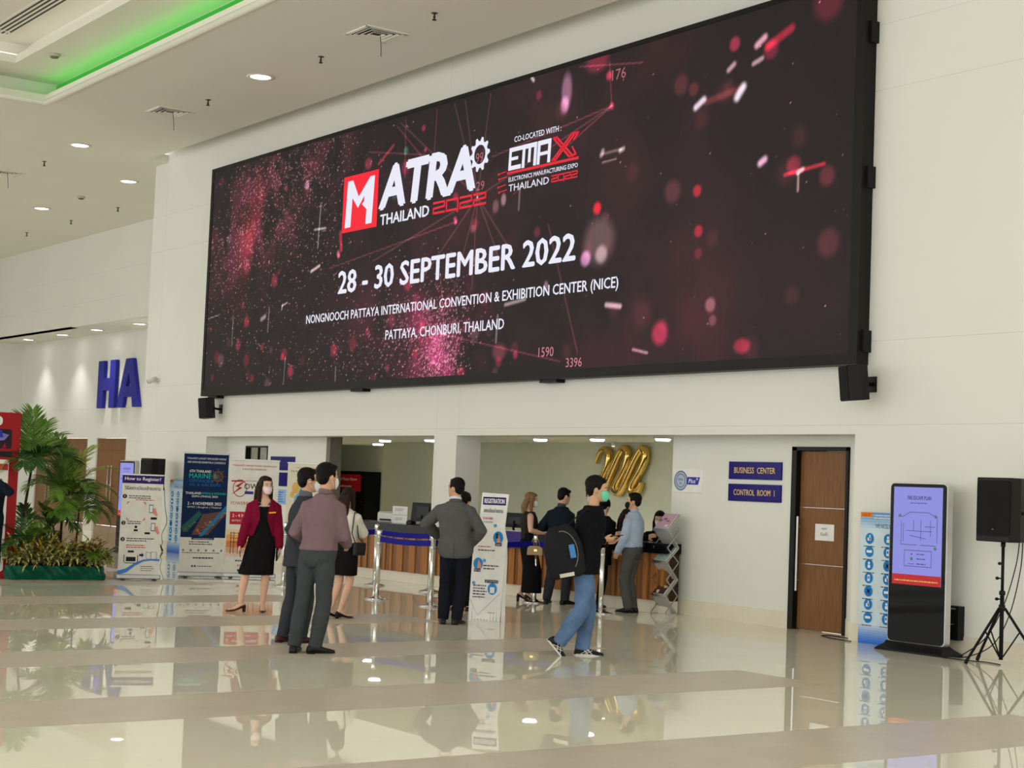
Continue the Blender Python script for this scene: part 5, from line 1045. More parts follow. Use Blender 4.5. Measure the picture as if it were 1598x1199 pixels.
def cut(me, fn):   # drops the faces whose centre satisfies fn
    bm = bmesh.new(); bm.from_mesh(me); bmesh.ops.delete(bm, geom=[f for f in bm.faces if fn(f.calc_center_median())], context='FACES')
    for it in range(12):
        new = {}
        for v in bm.verts:
            nb = [e.other_vert(v).co for e in v.link_edges if e.is_boundary]
            if len(nb) == 2: new[v] = v.co * .4 + (nb[0] + nb[1]) * .3
        for v, c in new.items(): v.co = c
    bm.to_mesh(me); bm.free(); return me
def ring(c, ax, ay, a, b, n=24, p=2.3):
    R = []
    for k in range(n):
        t = 2 * PI * k / n; co, si = math.cos(t), math.sin(t)
        x = math.copysign(abs(co) ** (2 / p), co) * a; y = math.copysign(abs(si) ** (2 / p), si) * b
        R.append(tuple(Vector(c) + ax * x + ay * y))
    return R
def ik(a, c, l1, l2, pole):
    a = Vector(a); c = Vector(c); d = c - a; L = min(d.length, (l1 + l2) * .999); d = d.normalized(); c = a + d * L
    x = (l1 * l1 - l2 * l2 + L * L) / (2 * L); h = math.sqrt(max(l1 * l1 - x * x, 0)); p = Vector(pole); p = (p - d * p.dot(d)).normalized()
    return a + d * x + p * h, c
MALE = [(.455, .09, .08), (.475, .14, .105), (.50, .166, .118), (.53, .168, .12), (.60, .15, .108), (.66, .158, .114), (.72, .174, .122), (.765, .172, .114), (.79, .152, .094), (.82, .10, .072), (.85, .06, .06)]
FEM = [(.455, .09, .08), (.475, .14, .105), (.50, .168, .118), (.53, .165, .118), (.60, .128, .095), (.66, .134, .102), (.715, .148, .122), (.765, .148, .106), (.79, .134, .088), (.825, .095, .066), (.85, .052, .052)]
HEADR = [(0.0, .020, .022, .058), (.05, .038, .044, .048), (.16, .053, .066, .030), (.30, .063, .082, .016), (.45, .070, .092, .007), (.60, .0745, .097, .002), (.74, .0745, .096, -.002), (.85, .064, .083, -.005), (.94, .042, .056, -.006), (.99, .016, .022, -.006)]
SKIN = mat('skin', lin(206, 160, 128), .5, var=.04); SKINP = mat('skin_pale', lin(214, 172, 146), .5, var=.04)
HAIR = mat('black_hair', lin(17, 14, 13), .5, var=.3, scale=60, bump=.5, bscale=90, spec=.12); HAIRB = mat('brown_hair', lin(40, 25, 21), .5, var=.3, scale=60, bump=.5, bscale=90, spec=.12); HAIRL = mat('blonde_hair', lin(126, 98, 66), .5, var=.25, scale=60, bump=.5, bscale=90)
def cloth(n, r, g, b, rough=.9, var=.08, bump=.7, bscale=15): return mat(n, lin(r, g, b), rough, var=var, scale=7, bump=bump, bscale=bscale, spec=.08)
class Human:
    def __init__(s, label, pos, a, H, female=False, skin=SKIN, pel=(0, 0), top=(0, 0), headang=None, headpitch=0, feet=None, wrists=None, poles=None, hands=None, sit=None, twist=0, heel=0.0, build=1.0):
        s.H = H; s.fem = female; k = H / (1.65 if female else 1.75); s.k = k; s.bw = k * build
        aw = Vector((pos[0], pos[1])).normalized(); rt = Vector((aw.y, -aw.x)); A = math.radians(a); fw = aw * math.cos(A) + rt * math.sin(A)
        s.root = thing('person', label, 'person', (pos[0], pos[1], 0), math.atan2(-fw.x, fw.y))
        s.A = A
        def V(r, d, z=0.0): return Vector((r * math.cos(A) - d * math.sin(A), r * math.sin(A) + d * math.cos(A), z))
        s.V = V; s.heel = heel
        pz = .50 * H + heel if not sit else sit
        s.pel = V(pel[0], pel[1], pz); nz = .835 * H + heel if not sit else sit + .335 * H; s.neck = V(top[0], top[1], nz); s.zoff = pz - .5 * H
        sp = (s.neck - s.pel).normalized(); s.up = sp; tw = math.radians(-twist)
        s.lat0 = Vector((1, 0, 0)); s.lat1 = Vector((math.cos(tw), math.sin(tw), 0))
        hw = .088 * k; sw = (.143 if not female else .132) * s.bw
        s.hip = [s.pel + s.lat0 * hw * q for q in (1, -1)]
        sc = s.at(.79); s.sh = [sc + s.lat1 * sw * q for q in (1, -1)]
        feet = feet or [None, None]; s.F = []; s.ank = []; s.knee = []
        for i, q in enumerate((1, -1)):
            if sit:
                kn = s.hip[i] + Vector((q * .05, .42 * k, .0)); kn.z = max(kn.z, .47); an = Vector((kn.x, kn.y + .02, .09)); F = Matrix.Translation((kn.x, kn.y + .02, 0)); s.F.append(F); s.ank.append(an); s.knee.append(kn); continue
            ft = feet[i] or (s.pel.x * 0, None)
            if feet[i] is None: p = Vector((q * .1, 0, 0)); ang = q * .15 * -1; pit = 0; lift = 0
            else: p = V(feet[i][0], feet[i][1]); ang = -(math.radians(feet[i][2]) - A); pit = math.radians(feet[i][3]) if len(feet[i]) > 3 else 0; lift = feet[i][4] if len(feet[i]) > 4 else 0
            F = Matrix.Translation((p.x, p.y, lift)) @ Matrix.Rotation(ang, 4, 'Z') @ Matrix.Translation((0, .12, 0)) @ Matrix.Rotation(-pit, 4, 'X') @ Matrix.Translation((0, -.12, 0))
            an = F @ Vector((0, 0, .085 + heel)); fwd = (F.to_3x3() @ Vector((0, 1, 0))) + Vector((0, .6, 0))
            kn, an2 = ik(s.hip[i], an, .232 * H, .223 * H, fwd); s.F.append(F); s.ank.append(an); s.knee.append(kn)
        wrists = wrists or [None, None]; s.wr = []; s.el = []; s.hd = []
        for i, q in enumerate((1, -1)):
            w = V(*wrists[i]) if wrists[i] else s.sh[i] + Vector((q * .06, .04, -.315 * H))
            pole = Vector(poles[i]) if poles and poles[i] else Vector((q * .5, -1, -.2))
            e, w = ik(s.sh[i], w, .172 * H, .150 * H, pole); s.el.append(e); s.wr.append(w)
        s.handspec = hands or [None, None]
        ha = A if headang is None else math.radians(headang); hl = .132 * H; s.hh = hl
        hb = s.neck + sp * .035 * H + Vector((0, .012, 0)); s.HM = Matrix.Translation(hb) @ Matrix.Rotation(-(ha - A), 4, 'Z') @ Matrix.Rotation(math.radians(-headpitch), 4, 'X')
        s.hs = hl / .23
    def at(s, f):   # point on the spine at height fraction f
        t = (f - .5) / (.835 - .5); return s.pel + (s.neck - s.pel) * t
    def lat(s, f):
        t = min(1, max(0, (f - .5) / .3)); return (s.lat0 * (1 - t) + s.lat1 * t).normalized()
    def torso(s, mb, f0, f1, infl=0.0, flare=0.0, wx=1.0, dep=1.0):
        T = FEM if s.fem else MALE; R = []; fs = sorted(set([f0, f1] + [r[0] for r in T if f0 < r[0] < f1]))
        for f in fs:
            a, b = T[0][1], T[0][2]
            for (fa, a0, b0), (fb, a1, b1) in zip(T[:-1], T[1:]):
                if fa <= f <= fb: u = (f - fa) / (fb - fa); a = a0 + (a1 - a0) * u; b = b0 + (b1 - b0) * u; break
            if f < .5 and f0 != .455 and infl > 0: a = max(a, .16); b = max(b, .112)
            fl = flare * max(0, (.62 - f) / .15); ax = s.lat(f); R.append(ring(s.at(f), ax, Vector((-ax.y, ax.x, 0)), (a * s.bw + infl + fl) * wx, (b * s.bw + infl + fl * .8) * dep))
        mb.rings(R)
    def arm(s, mb, i, infl=0.0, end=1.0, start=0.0, n=14, puff=0.0):
        k = s.bw; S_, E, Wr = s.sh[i], s.el[i], s.wr[i]; w = E + (Wr - E) * end
        c_ = s.at(.768) + s.lat1 * (.085 * k * (1, -1)[i])
        q_ = s.lat1 * (.026 * k * (1, -1)[i])
        pts = [c_, S_ - q_ + Vector((0, 0, -.004)), S_ + q_ * .35 + (E - S_) * .12, S_ + (E - S_) * .35, S_ + (E - S_) * .8, E, E + (w - E) * .35, w]; rr = [.044, .048, .052, .050, .044, .042, .040, .029]
        if start: pts = pts[1:]; rr = rr[1:]
        mb.tube(pts, [(r * k + infl + (puff if j in (5, 6) else 0)) for j, r in enumerate(rr)], n, round_ends=True)
    def leg(s, mb, i, infl=0.0, wide=0.0, hem=None):
        k = s.k; Hp, Kn, An = s.hip[i], s.knee[i], s.ank[i]; e = An if hem is None else Kn + (An - Kn) * hem
        if infl: e = e + Vector((0, 0, -.03))
        pts = [Hp + Vector((0, 0, .03)), Hp + (Kn - Hp) * .3, Hp + (Kn - Hp) * .75, Kn, Kn + (e - Kn) * .35, Kn + (e - Kn) * .75, e]
        rr = [.085, .082, .062, .054, .053, .041, .034]
        mb.tube(pts, [r * k + infl + wide * (0, .0, .3, .6, .8, 1, 1.1)[j] for j, r in enumerate(rr)], 16, round_ends=not infl)
    def hand(s, mb, i):
        hs = s.handspec[i]; k = s.k * 1.02; W = s.wr[i]; fore = (W - s.el[i]).normalized()
        if hs: d = (s.V(*hs[0])).normalized(); n_ = s.V(*hs[1]); curl = hs[2]
        else: d = fore; n_ = Vector(((-1, 1)[i], 0.15, 0)); curl = .35
        n_ = (n_ - d * n_.dot(d)).normalized(); sd = d.cross(n_)
        th = sd * (1 if sd.dot(Vector((0, 1, .3))) > 0 else -1)
        mb.rings([ring(W + d * q * k, sd, n_, a * k, b * k, 14) for q, a, b in ((-.02, .025, .021), (.0, .026, .019), (.03, .037, .0165), (.065, .040, .0145), (.088, .037, .012))])
        for j, (o, L) in enumerate(((.029, .066), (.0095, .076), (-.0095, .072), (-.029, .056))):
            b = W + d * .082 * k + th * o * k; c1 = curl * (.8 + .12 * j); d1 = (d * math.cos(c1) + n_ * math.sin(c1)); d2 = d * math.cos(2.1 * c1) + n_ * math.sin(2.1 * c1)
            mb.tube([b, b + d1 * L * .5 * k, b + d1 * L * .5 * k + d2 * L * .5 * k], [.0092 * k, .0088 * k, .0075 * k], 8, round_ends=True)
        b = W + d * .022 * k + th * .028 * k; t1 = (d * .75 + th * .75 + n_ * .3).normalized(); t2 = (d * .95 + th * .1 + n_ * .35).normalized()
        mb.tube([b, b + t1 * .036 * k, b + t1 * .036 * k + t2 * .032 * k], [.0125 * k, .0105 * k, .0085 * k], 8, round_ends=True)
        s.hd.append(W + d * .07 * k + n_ * .02 * k)
    def head_ring(s, f, off=0.0):
        for r0, r1 in zip(HEADR[:-1], HEADR[1:]):
            if r0[0] <= f <= r1[0]: u = (f - r0[0]) / (r1[0] - r0[0]); return [r0[j] + (r1[j] - r0[j]) * u for j in range(1, 4)]
        return HEADR[-1][1:] if f > .5 else HEADR[0][1:]
    def body(s, skin=SKIN, bare_arms=1.0, bare_legs=True, face=True):
        mb = MB(); s.torso(mb, .455, .85, -.006)
        for i in (0, 1):
            s.arm(mb, i); s.leg(mb, i); s.hand(mb, i)
            F = s.F[i]; h = s.heel; k = s.k
            R = []
            for y, w, t in ((-.05, .026, .06), (-.02, .03, .075), (.05, .034, .05), (.11, .038, .032), (.165, .03, .02)):
                zo = .012 + h * max(0, min(1, (.1 - y) / .13)); R.append([tuple(F @ Vector((w * k * math.cos(q), y * k, zo + t / 2 + t / 2 * math.sin(q)))) for q in [2 * PI * j / 12 for j in range(12)]])
            mb.rings(R)
        nb = s.at(.82); mb.tube([nb, s.HM @ Vector((0, -.012, .05 * s.hs))], [.056 * s.bw, .05 * s.bw], 14, round_ends=True)
        X, Y, Z = (s.HM.to_3x3() @ Vector(v) for v in ((1, 0, 0), (0, 1, 0), (0, 0, 1)))
        mb.rings([ring(s.HM @ Vector((0, cy * s.hs, f * s.hh)), X, Y, a * s.hs, b * s.hs, 24, 2.15) for f, a, b, cy in HEADR])
        q = s.hs
        mb.rings([ring(s.HM @ Vector((0, y * q, f * s.hh)), X, Y, a * q, b * q, 10) for f, y, a, b in ((.30, .088, .012, .008), (.335, .10, .016, .016), (.40, .098, .012, .016), (.50, .093, .008, .01), (.54, .09, .006, .006))])
        for e in (1, -1):
            mb.ell((0, 0, 0), .008 * q, .019 * q, .03 * q, 10, 8, s.HM @ Matrix.Translation((e * .076 * q, -.005 * q, .46 * s.hh)) @ Matrix.Rotation(e * -.35, 4, 'Z'))
        mb.tube([s.HM @ Vector((-.018 * q, .088 * q, .215 * s.hh)), s.HM @ Vector((0, .095 * q, .22 * s.hh)), s.HM @ Vector((.018 * q, .088 * q, .215 * s.hh))], .007 * q, 8, round_ends=True)
        me = blob(mb, .0075, 2, name='body'); link('body', me, skin, s.root)
        if face:
            for e in (1, -1):
                M = s.HM @ Matrix.Translation((e * .031 * q, .086 * q, .525 * s.hh)); ey = MB().ell((0, 0, 0), .013 * q, .008 * q, .0065 * q, 12, 8, M).build('eye', cm(214, 206, 200, .2), s.root)
                MB().ell((0, .0055 * q, 0), .0062 * q, .0042 * q, .0062 * q, 10, 6, M).build('iris', cm(20, 14, 12, .15), ey)
                MB().tube([s.HM @ Vector((e * .016 * q, .094 * q, .60 * s.hh)), s.HM @ Vector((e * .033 * q, .092 * q, .615 * s.hh)), s.HM @ Vector((e * .05 * q, .08 * q, .60 * s.hh))], .0035 * q, 6).build('eyebrow', HAIR, s.root)
    def hair(s, style='short', m=HAIR, L=.3, vol=1.0):
        q = s.hs; mb = MB(); HM = s.HM; hh = s.hh; v = vol
        mb.ell((0, -.020 * q, .735 * hh), .084 * q * v, .1 * q * v, .083 * q * v, 20, 14, HM); mb.ell((0, -.05 * q, .52 * hh), .07 * q * v, .064 * q, .082 * q, 18, 12, HM)
        if style == 'short':
            for e in (1, -1): mb.ell((e * .071 * q, .018 * q, .60 * hh), .012 * q, .026 * q, .032 * q, 10, 8, HM)
            mb.ell((.012 * q, .045 * q, .90 * hh), .058 * q, .044 * q, .028 * q, 14, 8, HM)
        else:
            mb.ell((0, .02 * q, .86 * hh), .075 * q, .075 * q, .045 * q, 14, 8, HM)
            for e in (1, -1): mb.ell((e * .07 * q, .012 * q, .6 * hh), .02 * q, .045 * q, .06 * q, 12, 8, HM)
        def strand(pts, rs, fl=1.0): mb.tube([HM @ Vector(p) for p in pts], rs, 14, flat=fl, round_ends=True)
        if style == 'long':
            for x in (-.05, -.018, .018, .05): strand([(x * q, -.06 * q, .6 * hh), (x * 1.15 * q, -.1 * q, .2 * hh), (x * 1.3 * q, -.115 * q, -.3 * L), (x * 1.1 * q, -.11 * q, -L)], [.045 * q, .042 * q, .036 * q, .016 * q])
        if style in ('long', 'bob'):
            for e in (1, -1): strand([(e * .066 * q, -.01 * q, .6 * hh), (e * .084 * q, .0, .3 * hh), (e * .088 * q, .0, -.25 * L), (e * .085 * q, .02 * q, -.8 * L if style == 'long' else -.2 * L)], [.026 * q, .032 * q, .03 * q, .014 * q])
        if style == 'bun': mb.ell((0, -.125 * q, .62 * hh), .042 * q, .036 * q, .04 * q, 14, 10, HM)
        if style == 'pony': strand([(0, -.105 * q, .7 * hh), (0, -.15 * q, .6 * hh), (0, -.155 * q, .2 * hh), (0, -.14 * q, -L)], [.022 * q, .034 * q, .036 * q, .012 * q])
        me = blob(mb, .008, 2, .006, .02, 'hair'); link('hair', me, m, s.root)
    def mask(s, m, loops=True):
        q = s.hs; R = []; nu, nv = 17, 9; V = []
        for j in range(nv):
            f = .015 + (.47 - .015) * j / (nv - 1); a, b, cy = s.head_ring(max(f, .06))
            for i in range(nu):
                ph = (-1 + 2 * i / (nu - 1)); lim = 1.25 if 1 < j < nv - 2 else 1.1; t = ph * lim; bul = .026 * math.cos(t * .9) ** 2 * (math.sin(PI * (j + .6) / nv)) + .007
                V.append((math.sin(t) * (a * q + bul * .55), cy * q + math.cos(t) * (b * q + bul), f * s.hh))
        mb = MB().add(V, [(j * nu + i, j * nu + i + 1, (j + 1) * nu + i + 1, (j + 1) * nu + i) for j in range(nv - 1) for i in range(nu - 1)], True, s.HM)
        o = mb.build('face_mask', m, s.root); sd = o.modifiers.new('solid', 'SOLIDIFY'); sd.thickness = .003
        lp = MB()
        for e in (1, -1):
            for f0, f1 in ((.1, .36), (.43, .56)): lp.tube([s.HM @ Vector((e * .067 * q, .035 * q, f0 * s.hh)), s.HM @ Vector((e * .083 * q, -.012 * q, f1 * s.hh))], .002, 5)
        lp.build('ear_loop', m, o)
    def upper(s, name, m, hem, infl=.016, cuff=.96, flare=0.0, neck=.845, opening=None, disp=.012, dep=1.0, label=None, sleeves=True, puff=0.0, wx=1.0):
        mb = MB(); s.torso(mb, hem, neck, infl, flare, wx, dep)
        if sleeves:
            for i in (0, 1): s.arm(mb, i, infl * .95, cuff, puff=puff)
        me = blob(mb, .0105, 3, disp, .10, name)
        if opening: cut(me, lambda c: opening(c))
        return link(name, me, m, s.root, label)
    def trousers(s, m, waist=.61, infl=.014, wide=.012, name='trousers', disp=.012):
        mb = MB(); s.torso(mb, .455, waist, infl)
        for i in (0, 1): s.leg(mb, i, infl * .8, wide)
        return link(name, blob(mb, .0105, 3, disp, .09, name), m, s.root)
    def skirt(s, m, hem=.28, waist=.62, infl=.012, flare=.01, name='skirt', f1=None):
        mb = MB(); R = []; T = FEM
        kc = (s.knee[0] + s.knee[1]) / 2
        for j in range(9):
            u = j / 8; z = hem * s.H + s.heel * .0 + (.5 * s.H + s.zoff - hem * s.H) * u; c = kc + (s.pel - kc) * max(0, min(1, (z - kc.z) / (s.pel.z - kc.z)))
            c = Vector((c.x, c.y, z)); sp = abs(s.knee[0].x - s.knee[1].x) / 2; sy = abs(s.knee[0].y - s.knee[1].y) / 2
            R.append(ring(c, Vector((1, 0, 0)), Vector((0, 1, 0)), (.168 * s.bw + infl) * u + (max(.115 * s.k, sp + .075 * s.k) + infl + flare) * (1 - u), (.118 * s.bw + infl) * u + (max(.09, sy + .085) + infl + flare) * (1 - u)))
        mb.rings(R); s.torso(mb, .49, f1 or waist, infl)
        return link(name, blob(mb, .011, 3, .01, .1, name), m, s.root)
    def shoes(s, m, L=.275, heel=0.0, name='shoe', sole=None, pump=False):
        for i in (0, 1):
            F = s.F[i]; R = []; k = s.k; h = s.heel
            prof = ((-.078, .018, .03), (-.07, .032, .062), (-.04, .037, .088), (.0, .039, .088), (.05, .042, .07), (.10, .047, .052), (.15, .044, .04), (.185, .03, .032), (L - .078, .012, .02)) if not pump else ((-.07, .016, .035), (-.055, .03, .052), (-.02, .034, .045), (.04, .036, .032), (.09, .041, .03), (.13, .04, .03), (.165, .026, .024), (.185, .01, .014))
            for y, w, t in prof:
                zo = .004 + h * max(0, min(1, (.1 - y) / .13)); R.append([tuple(F @ Vector((w * k * math.copysign(abs(math.cos(q)) ** .8, math.cos(q)), y * k, zo + t / 2 + t / 2 * math.copysign(abs(math.sin(q)) ** .7, math.sin(q))))) for q in [2 * PI * j / 18 for j in range(18)]])
            o = MB().rings(R).build(name, m, s.root)
            if sole:
                MB().rings([[tuple(F @ Vector((w * 1.05 * k * math.cos(q), y * k, zz))) for y, w, q in [((.055 + .135 * math.cos(p) * (1 if math.cos(p) > 0 else 1)), .046 - .006 * math.cos(p), 0) for p in [0]]] + [tuple(F @ Vector((.047 * k * math.sin(p), (.056 + .138 * math.cos(p)) * k, zz))) for p in [2 * PI * j / 20 for j in range(20)]] for zz in (0.0, .016)], False).build('sole', sole, o)
            elif h: MB().tube([F @ Vector((0, -.05 * k, .02 + h)), F @ Vector((0, -.052 * k, .001))], [.02, .009] if h > .06 else [.024, .018], 10).build('heel', m, o)
            else: MB().rings([[tuple(F @ Vector((.041 * k * math.sin(p), (-.035 + .042 * math.cos(p)) * k, zz))) for p in [2 * PI * j / 14 for j in range(14)]] for zz in (-.0, .012)], False).build('heel', m, o)
    def collar(s, m, r=.064, h=.045, name='collar', tilt=.2, f=.842):
        c = s.at(f); R = []
        for z, rr in ((-.012, r * 1.1), (h, r * .98), (h + .004, r * .92), (-.012, r * .98)): R.append([tuple(c + Vector((rr * s.bw * math.cos(q), rr * s.bw * math.sin(q) - .004, z - .012 * math.sin(q)))) for q in [2 * PI * j / 22 for j in range(22)]])
        MB().rings(R, True, False, True).build(name, m, s.root)
    def W(s, p): return s.root.matrix_basis @ Vector(p)
    def place(s, name, label, cat, p, group=None):
        w = s.W(p); return thing(name, label, cat, w, s.root.rotation_euler.z, group)
    def phone(s, label, p, d, n_, m=BLACK):
        t = s.place('phone', label, 'phone', p); d = Vector(d).normalized(); n_ = Vector(n_); n_ = (n_ - d * n_.dot(d)).normalized(); x = d.cross(n_)
        M = Matrix(((x.x, d.x, n_.x, 0), (x.y, d.y, n_.y, 0), (x.z, d.z, n_.z, 0), (0, 0, 0, 1)))
        MB().box(-.037, .037, -.075, .075, -.004, .004, M).build('case', m, t, .002); MB().box(-.034, .034, -.07, .07, .004, .0046, M).build('display', cm(40, 46, 56, .1), t); return t

C_MAR = cloth('maroon_wool', 118, 16, 48); C_BLK = cloth('black_cloth', 22, 21, 23); C_DSUIT = cloth('charcoal_suit', 54, 57, 62); C_PUR = cloth('mauve_shirt', 122, 98, 104); C_GTR = cloth('dark_grey_trousers', 62, 66, 68)
C_WHT = cloth('white_blouse', 216, 212, 200); C_GREY = cloth('grey_suit', 88, 88, 88); C_NVT = cloth('ink_trousers', 26, 28, 36); C_NAVY = cloth('navy_suit', 24, 32, 42); C_BLUE = cloth('pale_blue_shirt', 164, 180, 202); C_GRT = cloth('grey_trousers', 78, 78, 76); C_TEE = cloth('grey_tee', 70, 72, 74)
SHOEK = cm(20, 18, 18, .3); SHOEM = cm(58, 24, 28, .3)
DENIM = mat('blue_denim', lin(86, 112, 148), .85, var=.35, scale=5, bump=.3, bscale=200)
M_PINK = cm(236, 206, 216, .8); M_WHITE = cm(228, 230, 228, .8); M_GREEN = cm(110, 206, 170, .7); M_BLACK = cm(22, 22, 24, .8)

# the woman in the maroon jacket
p = Human('person in maroon blazer and black dress, pink mask, walking toward the banners', (-17.75, 9.06), 178, 1.555, True, SKINP, (.075, 0), (.085, 0), 150, 0, [(-.14, -.02, -110), (.12, .06, 178)], [(-.19, -.06, .72), (.29, -.05, .73)], [(1, -.6, 0), (-1, -.6, 0)], heel=.04)
p.body(SKINP); p.hair('long', HAIRB, .2); p.mask(M_PINK); p.skirt(C_BLK, .285, name='dress', f1=.78); p.shoes(cm(62, 30, 34, .3), pump=True)
p.upper('blazer', C_MAR, .55, .026, .95, .02, .84, opening=lambda c: c.y > .0 and c.z < 1.36 and abs(c.x - p.at(.6).x) < (.045 + max(0, c.z - 1.18) * .25 + max(0, 1.1 - c.z) * .35))
tag(MB().box(-.05, .03, -.004, .004, -.008, .008, Matrix.Translation(p.at(.735) + Vector((-.085, .15, 0))) @ Matrix.Rotation(.1, 4, 'Y')).build('badge', cm(220, 160, 40, .3, metal=.6), p.root), 'gold name badge')
nk = MB(); c = p.at(.80); nk.tube([c + Vector((.07 * math.cos(q), .075 + .035 * math.sin(q) * -1 + .02, -.045 + .06 * abs(math.cos(q)))) for q in [PI * j / 12 for j in range(13)]], .008, 8); nk.build('necklace', cm(96, 100, 96, .3, metal=.6), p.root)
p.phone('black phone hanging in the hand of the person in the maroon blazer', p.hd[1] + Vector((.015, .01, -.02)), (0, .25, -1), (1, .2, 0))

# the man in the charcoal suit and glasses
p = Human('person in charcoal suit with glasses and white mask, beside the mauve shirt', (-14.36, 7.77), 68, 1.69, False, SKIN, (.04, 0), (.075, 0), 72, 0, [(.09, -.05, 62), (-.09, .06, 58)], [(.1, -.16, .92), (.25, .12, .95)], [(-.2, -1, -.4), (0, -1, -.4)])
p.body(); p.hair('short'); p.mask(M_WHITE); p.trousers(C_DSUIT); p.upper('suit_jacket', C_DSUIT, .44, .024, .97, .012, disp=.012); p.shoes(SHOEM); p.collar(cloth('grey_shirt', 96, 104, 114), .066, .05)
q = p.hs; g = MB()
for e in (1, -1):
    cx = e * .032 * q; g.tube([p.HM @ Vector((cx + .026 * q * math.cos(t_), .108 * q - .006 * q * abs(math.cos(t_)), .52 * p.hh + .019 * q * math.sin(t_))) for t_ in [2 * PI * j / 16 for j in range(16)]], .003, 6, closed=True)
    g.tube([p.HM @ Vector((e * .058 * q, .1 * q, .535 * p.hh)), p.HM @ Vector((e * .078 * q, .04 * q, .535 * p.hh)), p.HM @ Vector((e * .08 * q, -.02 * q, .52 * p.hh))], .0035, 6)
g.tube([p.HM @ Vector((-.008 * q, .11 * q, .53 * p.hh)), p.HM @ Vector((.008 * q, .11 * q, .53 * p.hh))], .003, 6); g.build('glasses', cm(40, 26, 24, .3), p.root)

# the man in the mauve shirt
p = Human('person in mauve shirt and dark grey trousers standing with back turned, nearest the camera', (-13.49, 7.46), 35, 1.735, False, SKIN, (.06, 0), (.105, 0), 50, 0, [(.075, -.02, 72), (-.115, .02, 12)], [(.33, .2, 1.0), (.0, .3, 1.02)], [(.6, -.9, -.2), (-.35, -1, -.2)])
p.body(); p.hair('short', vol=1.04); p.mask(M_WHITE); p.trousers(C_GTR, .6, .016, .014); p.upper('shirt', C_PUR, .545, .022, .97, .006, disp=.018, puff=.004); p.collar(C_PUR, .062, .04); p.shoes(SHOEK)
# the woman in the white blouse
p = Human('person in white blouse and black mini skirt with long dark hair, back turned', (-16.8, 9.64), 40, 1.47, True, SKINP, (.085, .0), (.09, .03), 40, 3, [(.065, .0, 62), (-.055, .03, 55)], [(.26, .28, .96), (.0, .3, .95)], [(.9, -.5, -.3), (-.9, -.5, -.3)], heel=.03)
p.body(SKINP, face=False); p.hair('long', HAIRB, .3); p.skirt(C_BLK, .34); p.upper('blouse', C_WHT, .575, .02, .95, 0, disp=.016, puff=.008); p.shoes(SHOEK, pump=True)
t = p.place('shoulder_bag', 'black shoulder bag hanging at the side of the white blouse', 'bag', p.sh[0] + Vector((.05, -.03, 0)))
ht = p.sh[0].z; a0 = Vector((.06, .0, -ht + .82)); MB().rings([[tuple(a0 + Vector((x, y, z))) for x, y in rrect(-.035, .035, -.09, .09, .03)] for z in (-.08, .07)], False).build('bag_body', cm(24, 22, 22, .4), t, .01)
MB().tube([a0 + Vector((0, .07, .06)), Vector((.0, .05, -.25)), Vector((-.03, .03, .03)), Vector((-.02, -.01, .045)), Vector((.0, -.07, -.2)), a0 + Vector((0, -.07, .06))], .008, 6, flat=.6).build('strap', cm(24, 22, 22, .4), t); MB().box(-.042, -.04, -.075, .075, -.03, .06, Matrix.Translation(a0 + Vector((.078, 0, 0)))).build('flap', cm(34, 32, 32, .35), t)

# the man in the grey suit
p = Human('person in grey suit jacket and black trousers seen from behind beside the REGISTRATION board', (-15.85, 10.62), 6, 1.665, False, SKIN, (.02, 0), (.0, .02), -50, 0, [(.065, .0, 30), (-.09, .03, -5)], [(.2, .1, .93), (-.2, .3, 1.0)], [(.9, -.7, -.1), (-1, -.5, .15)], build=1.06)
p.body(); p.hair('short'); p.trousers(C_NVT, .6, .016, .016); p.upper('suit_jacket', C_GREY, .455, .028, .96, .02, disp=.014, puff=.006); p.collar(cm(214, 216, 220, .7), .066, .055); p.collar(C_GREY, .074, .035, 'jacket_collar', f=.835); p.shoes(SHOEK)
MB().box(-.0015, .0015, -.004, .0, -.1, .1, Matrix.Translation(Vector((p.at(.5).x, p.at(.5).y - .165, p.at(.5).z + .0)))).build('back_vent', C_BLK, p.root)
# hidden behind him
p = Human('person in black with a dark ponytail, almost hidden behind the grey suit', (-17.55, 11.9), 5, 1.5, True, SKINP, headang=20)
p.body(SKINP, face=False); p.hair('pony', L=.12); p.upper('top', C_BLK, .5, .018); p.trousers(C_BLK, wide=.03); p.shoes(SHOEK, pump=True)

# the blonde woman in black
p = Human('person with blonde hair in sleeveless black outfit and heels, at the counter', (-18.77, 13.83), 82, 1.46, True, SKINP, (0, 0), (.0, 0), 82, 5, [(.04, -.05, 95), (-.07, .05, 85)], [(.19, -.12, .97), (.2, .1, .98)], [(.8, -.8, -.3), (.3, -1, -.3)], hands=[((.8, 0, .1), (0, .4, .9), .5), None], heel=.06)
p.body(SKINP); p.hair('long', HAIRL, .1); p.mask(M_WHITE); p.skirt(C_BLK, .09, name='long_skirt', flare=.02); p.upper('sleeveless_top', mat('gold_flecked_black', lin(36, 33, 28), .7, var=.8, scale=60), .56, .02, sleeves=False, neck=.825, wx=.9); p.shoes(SHOEK, pump=True)
p.phone('phone in the hands of the blonde person at the counter', p.hd[0] + Vector((.0, .04, .02)), (.2, 1, .2), (0, -.2, 1))
e0 = p.el[0] * .55 + p.wr[0] * .45; t = p.place('handbag', 'small tan handbag hanging from the forearm of the blonde person', 'bag', e0 - Vector((0, 0, .25))); t.scale = (.74, .74, .74)
TAN = cm(176, 150, 118, .45); MB().rings([[(x, y, z) for x, y in rrect(-.05 * f, .05 * f, -.15 * f, .15 * f, .03)] for z, f in ((-.1, 1), (.02, .96), (.07, .8))], False).build('bag_body', TAN, t, .008)
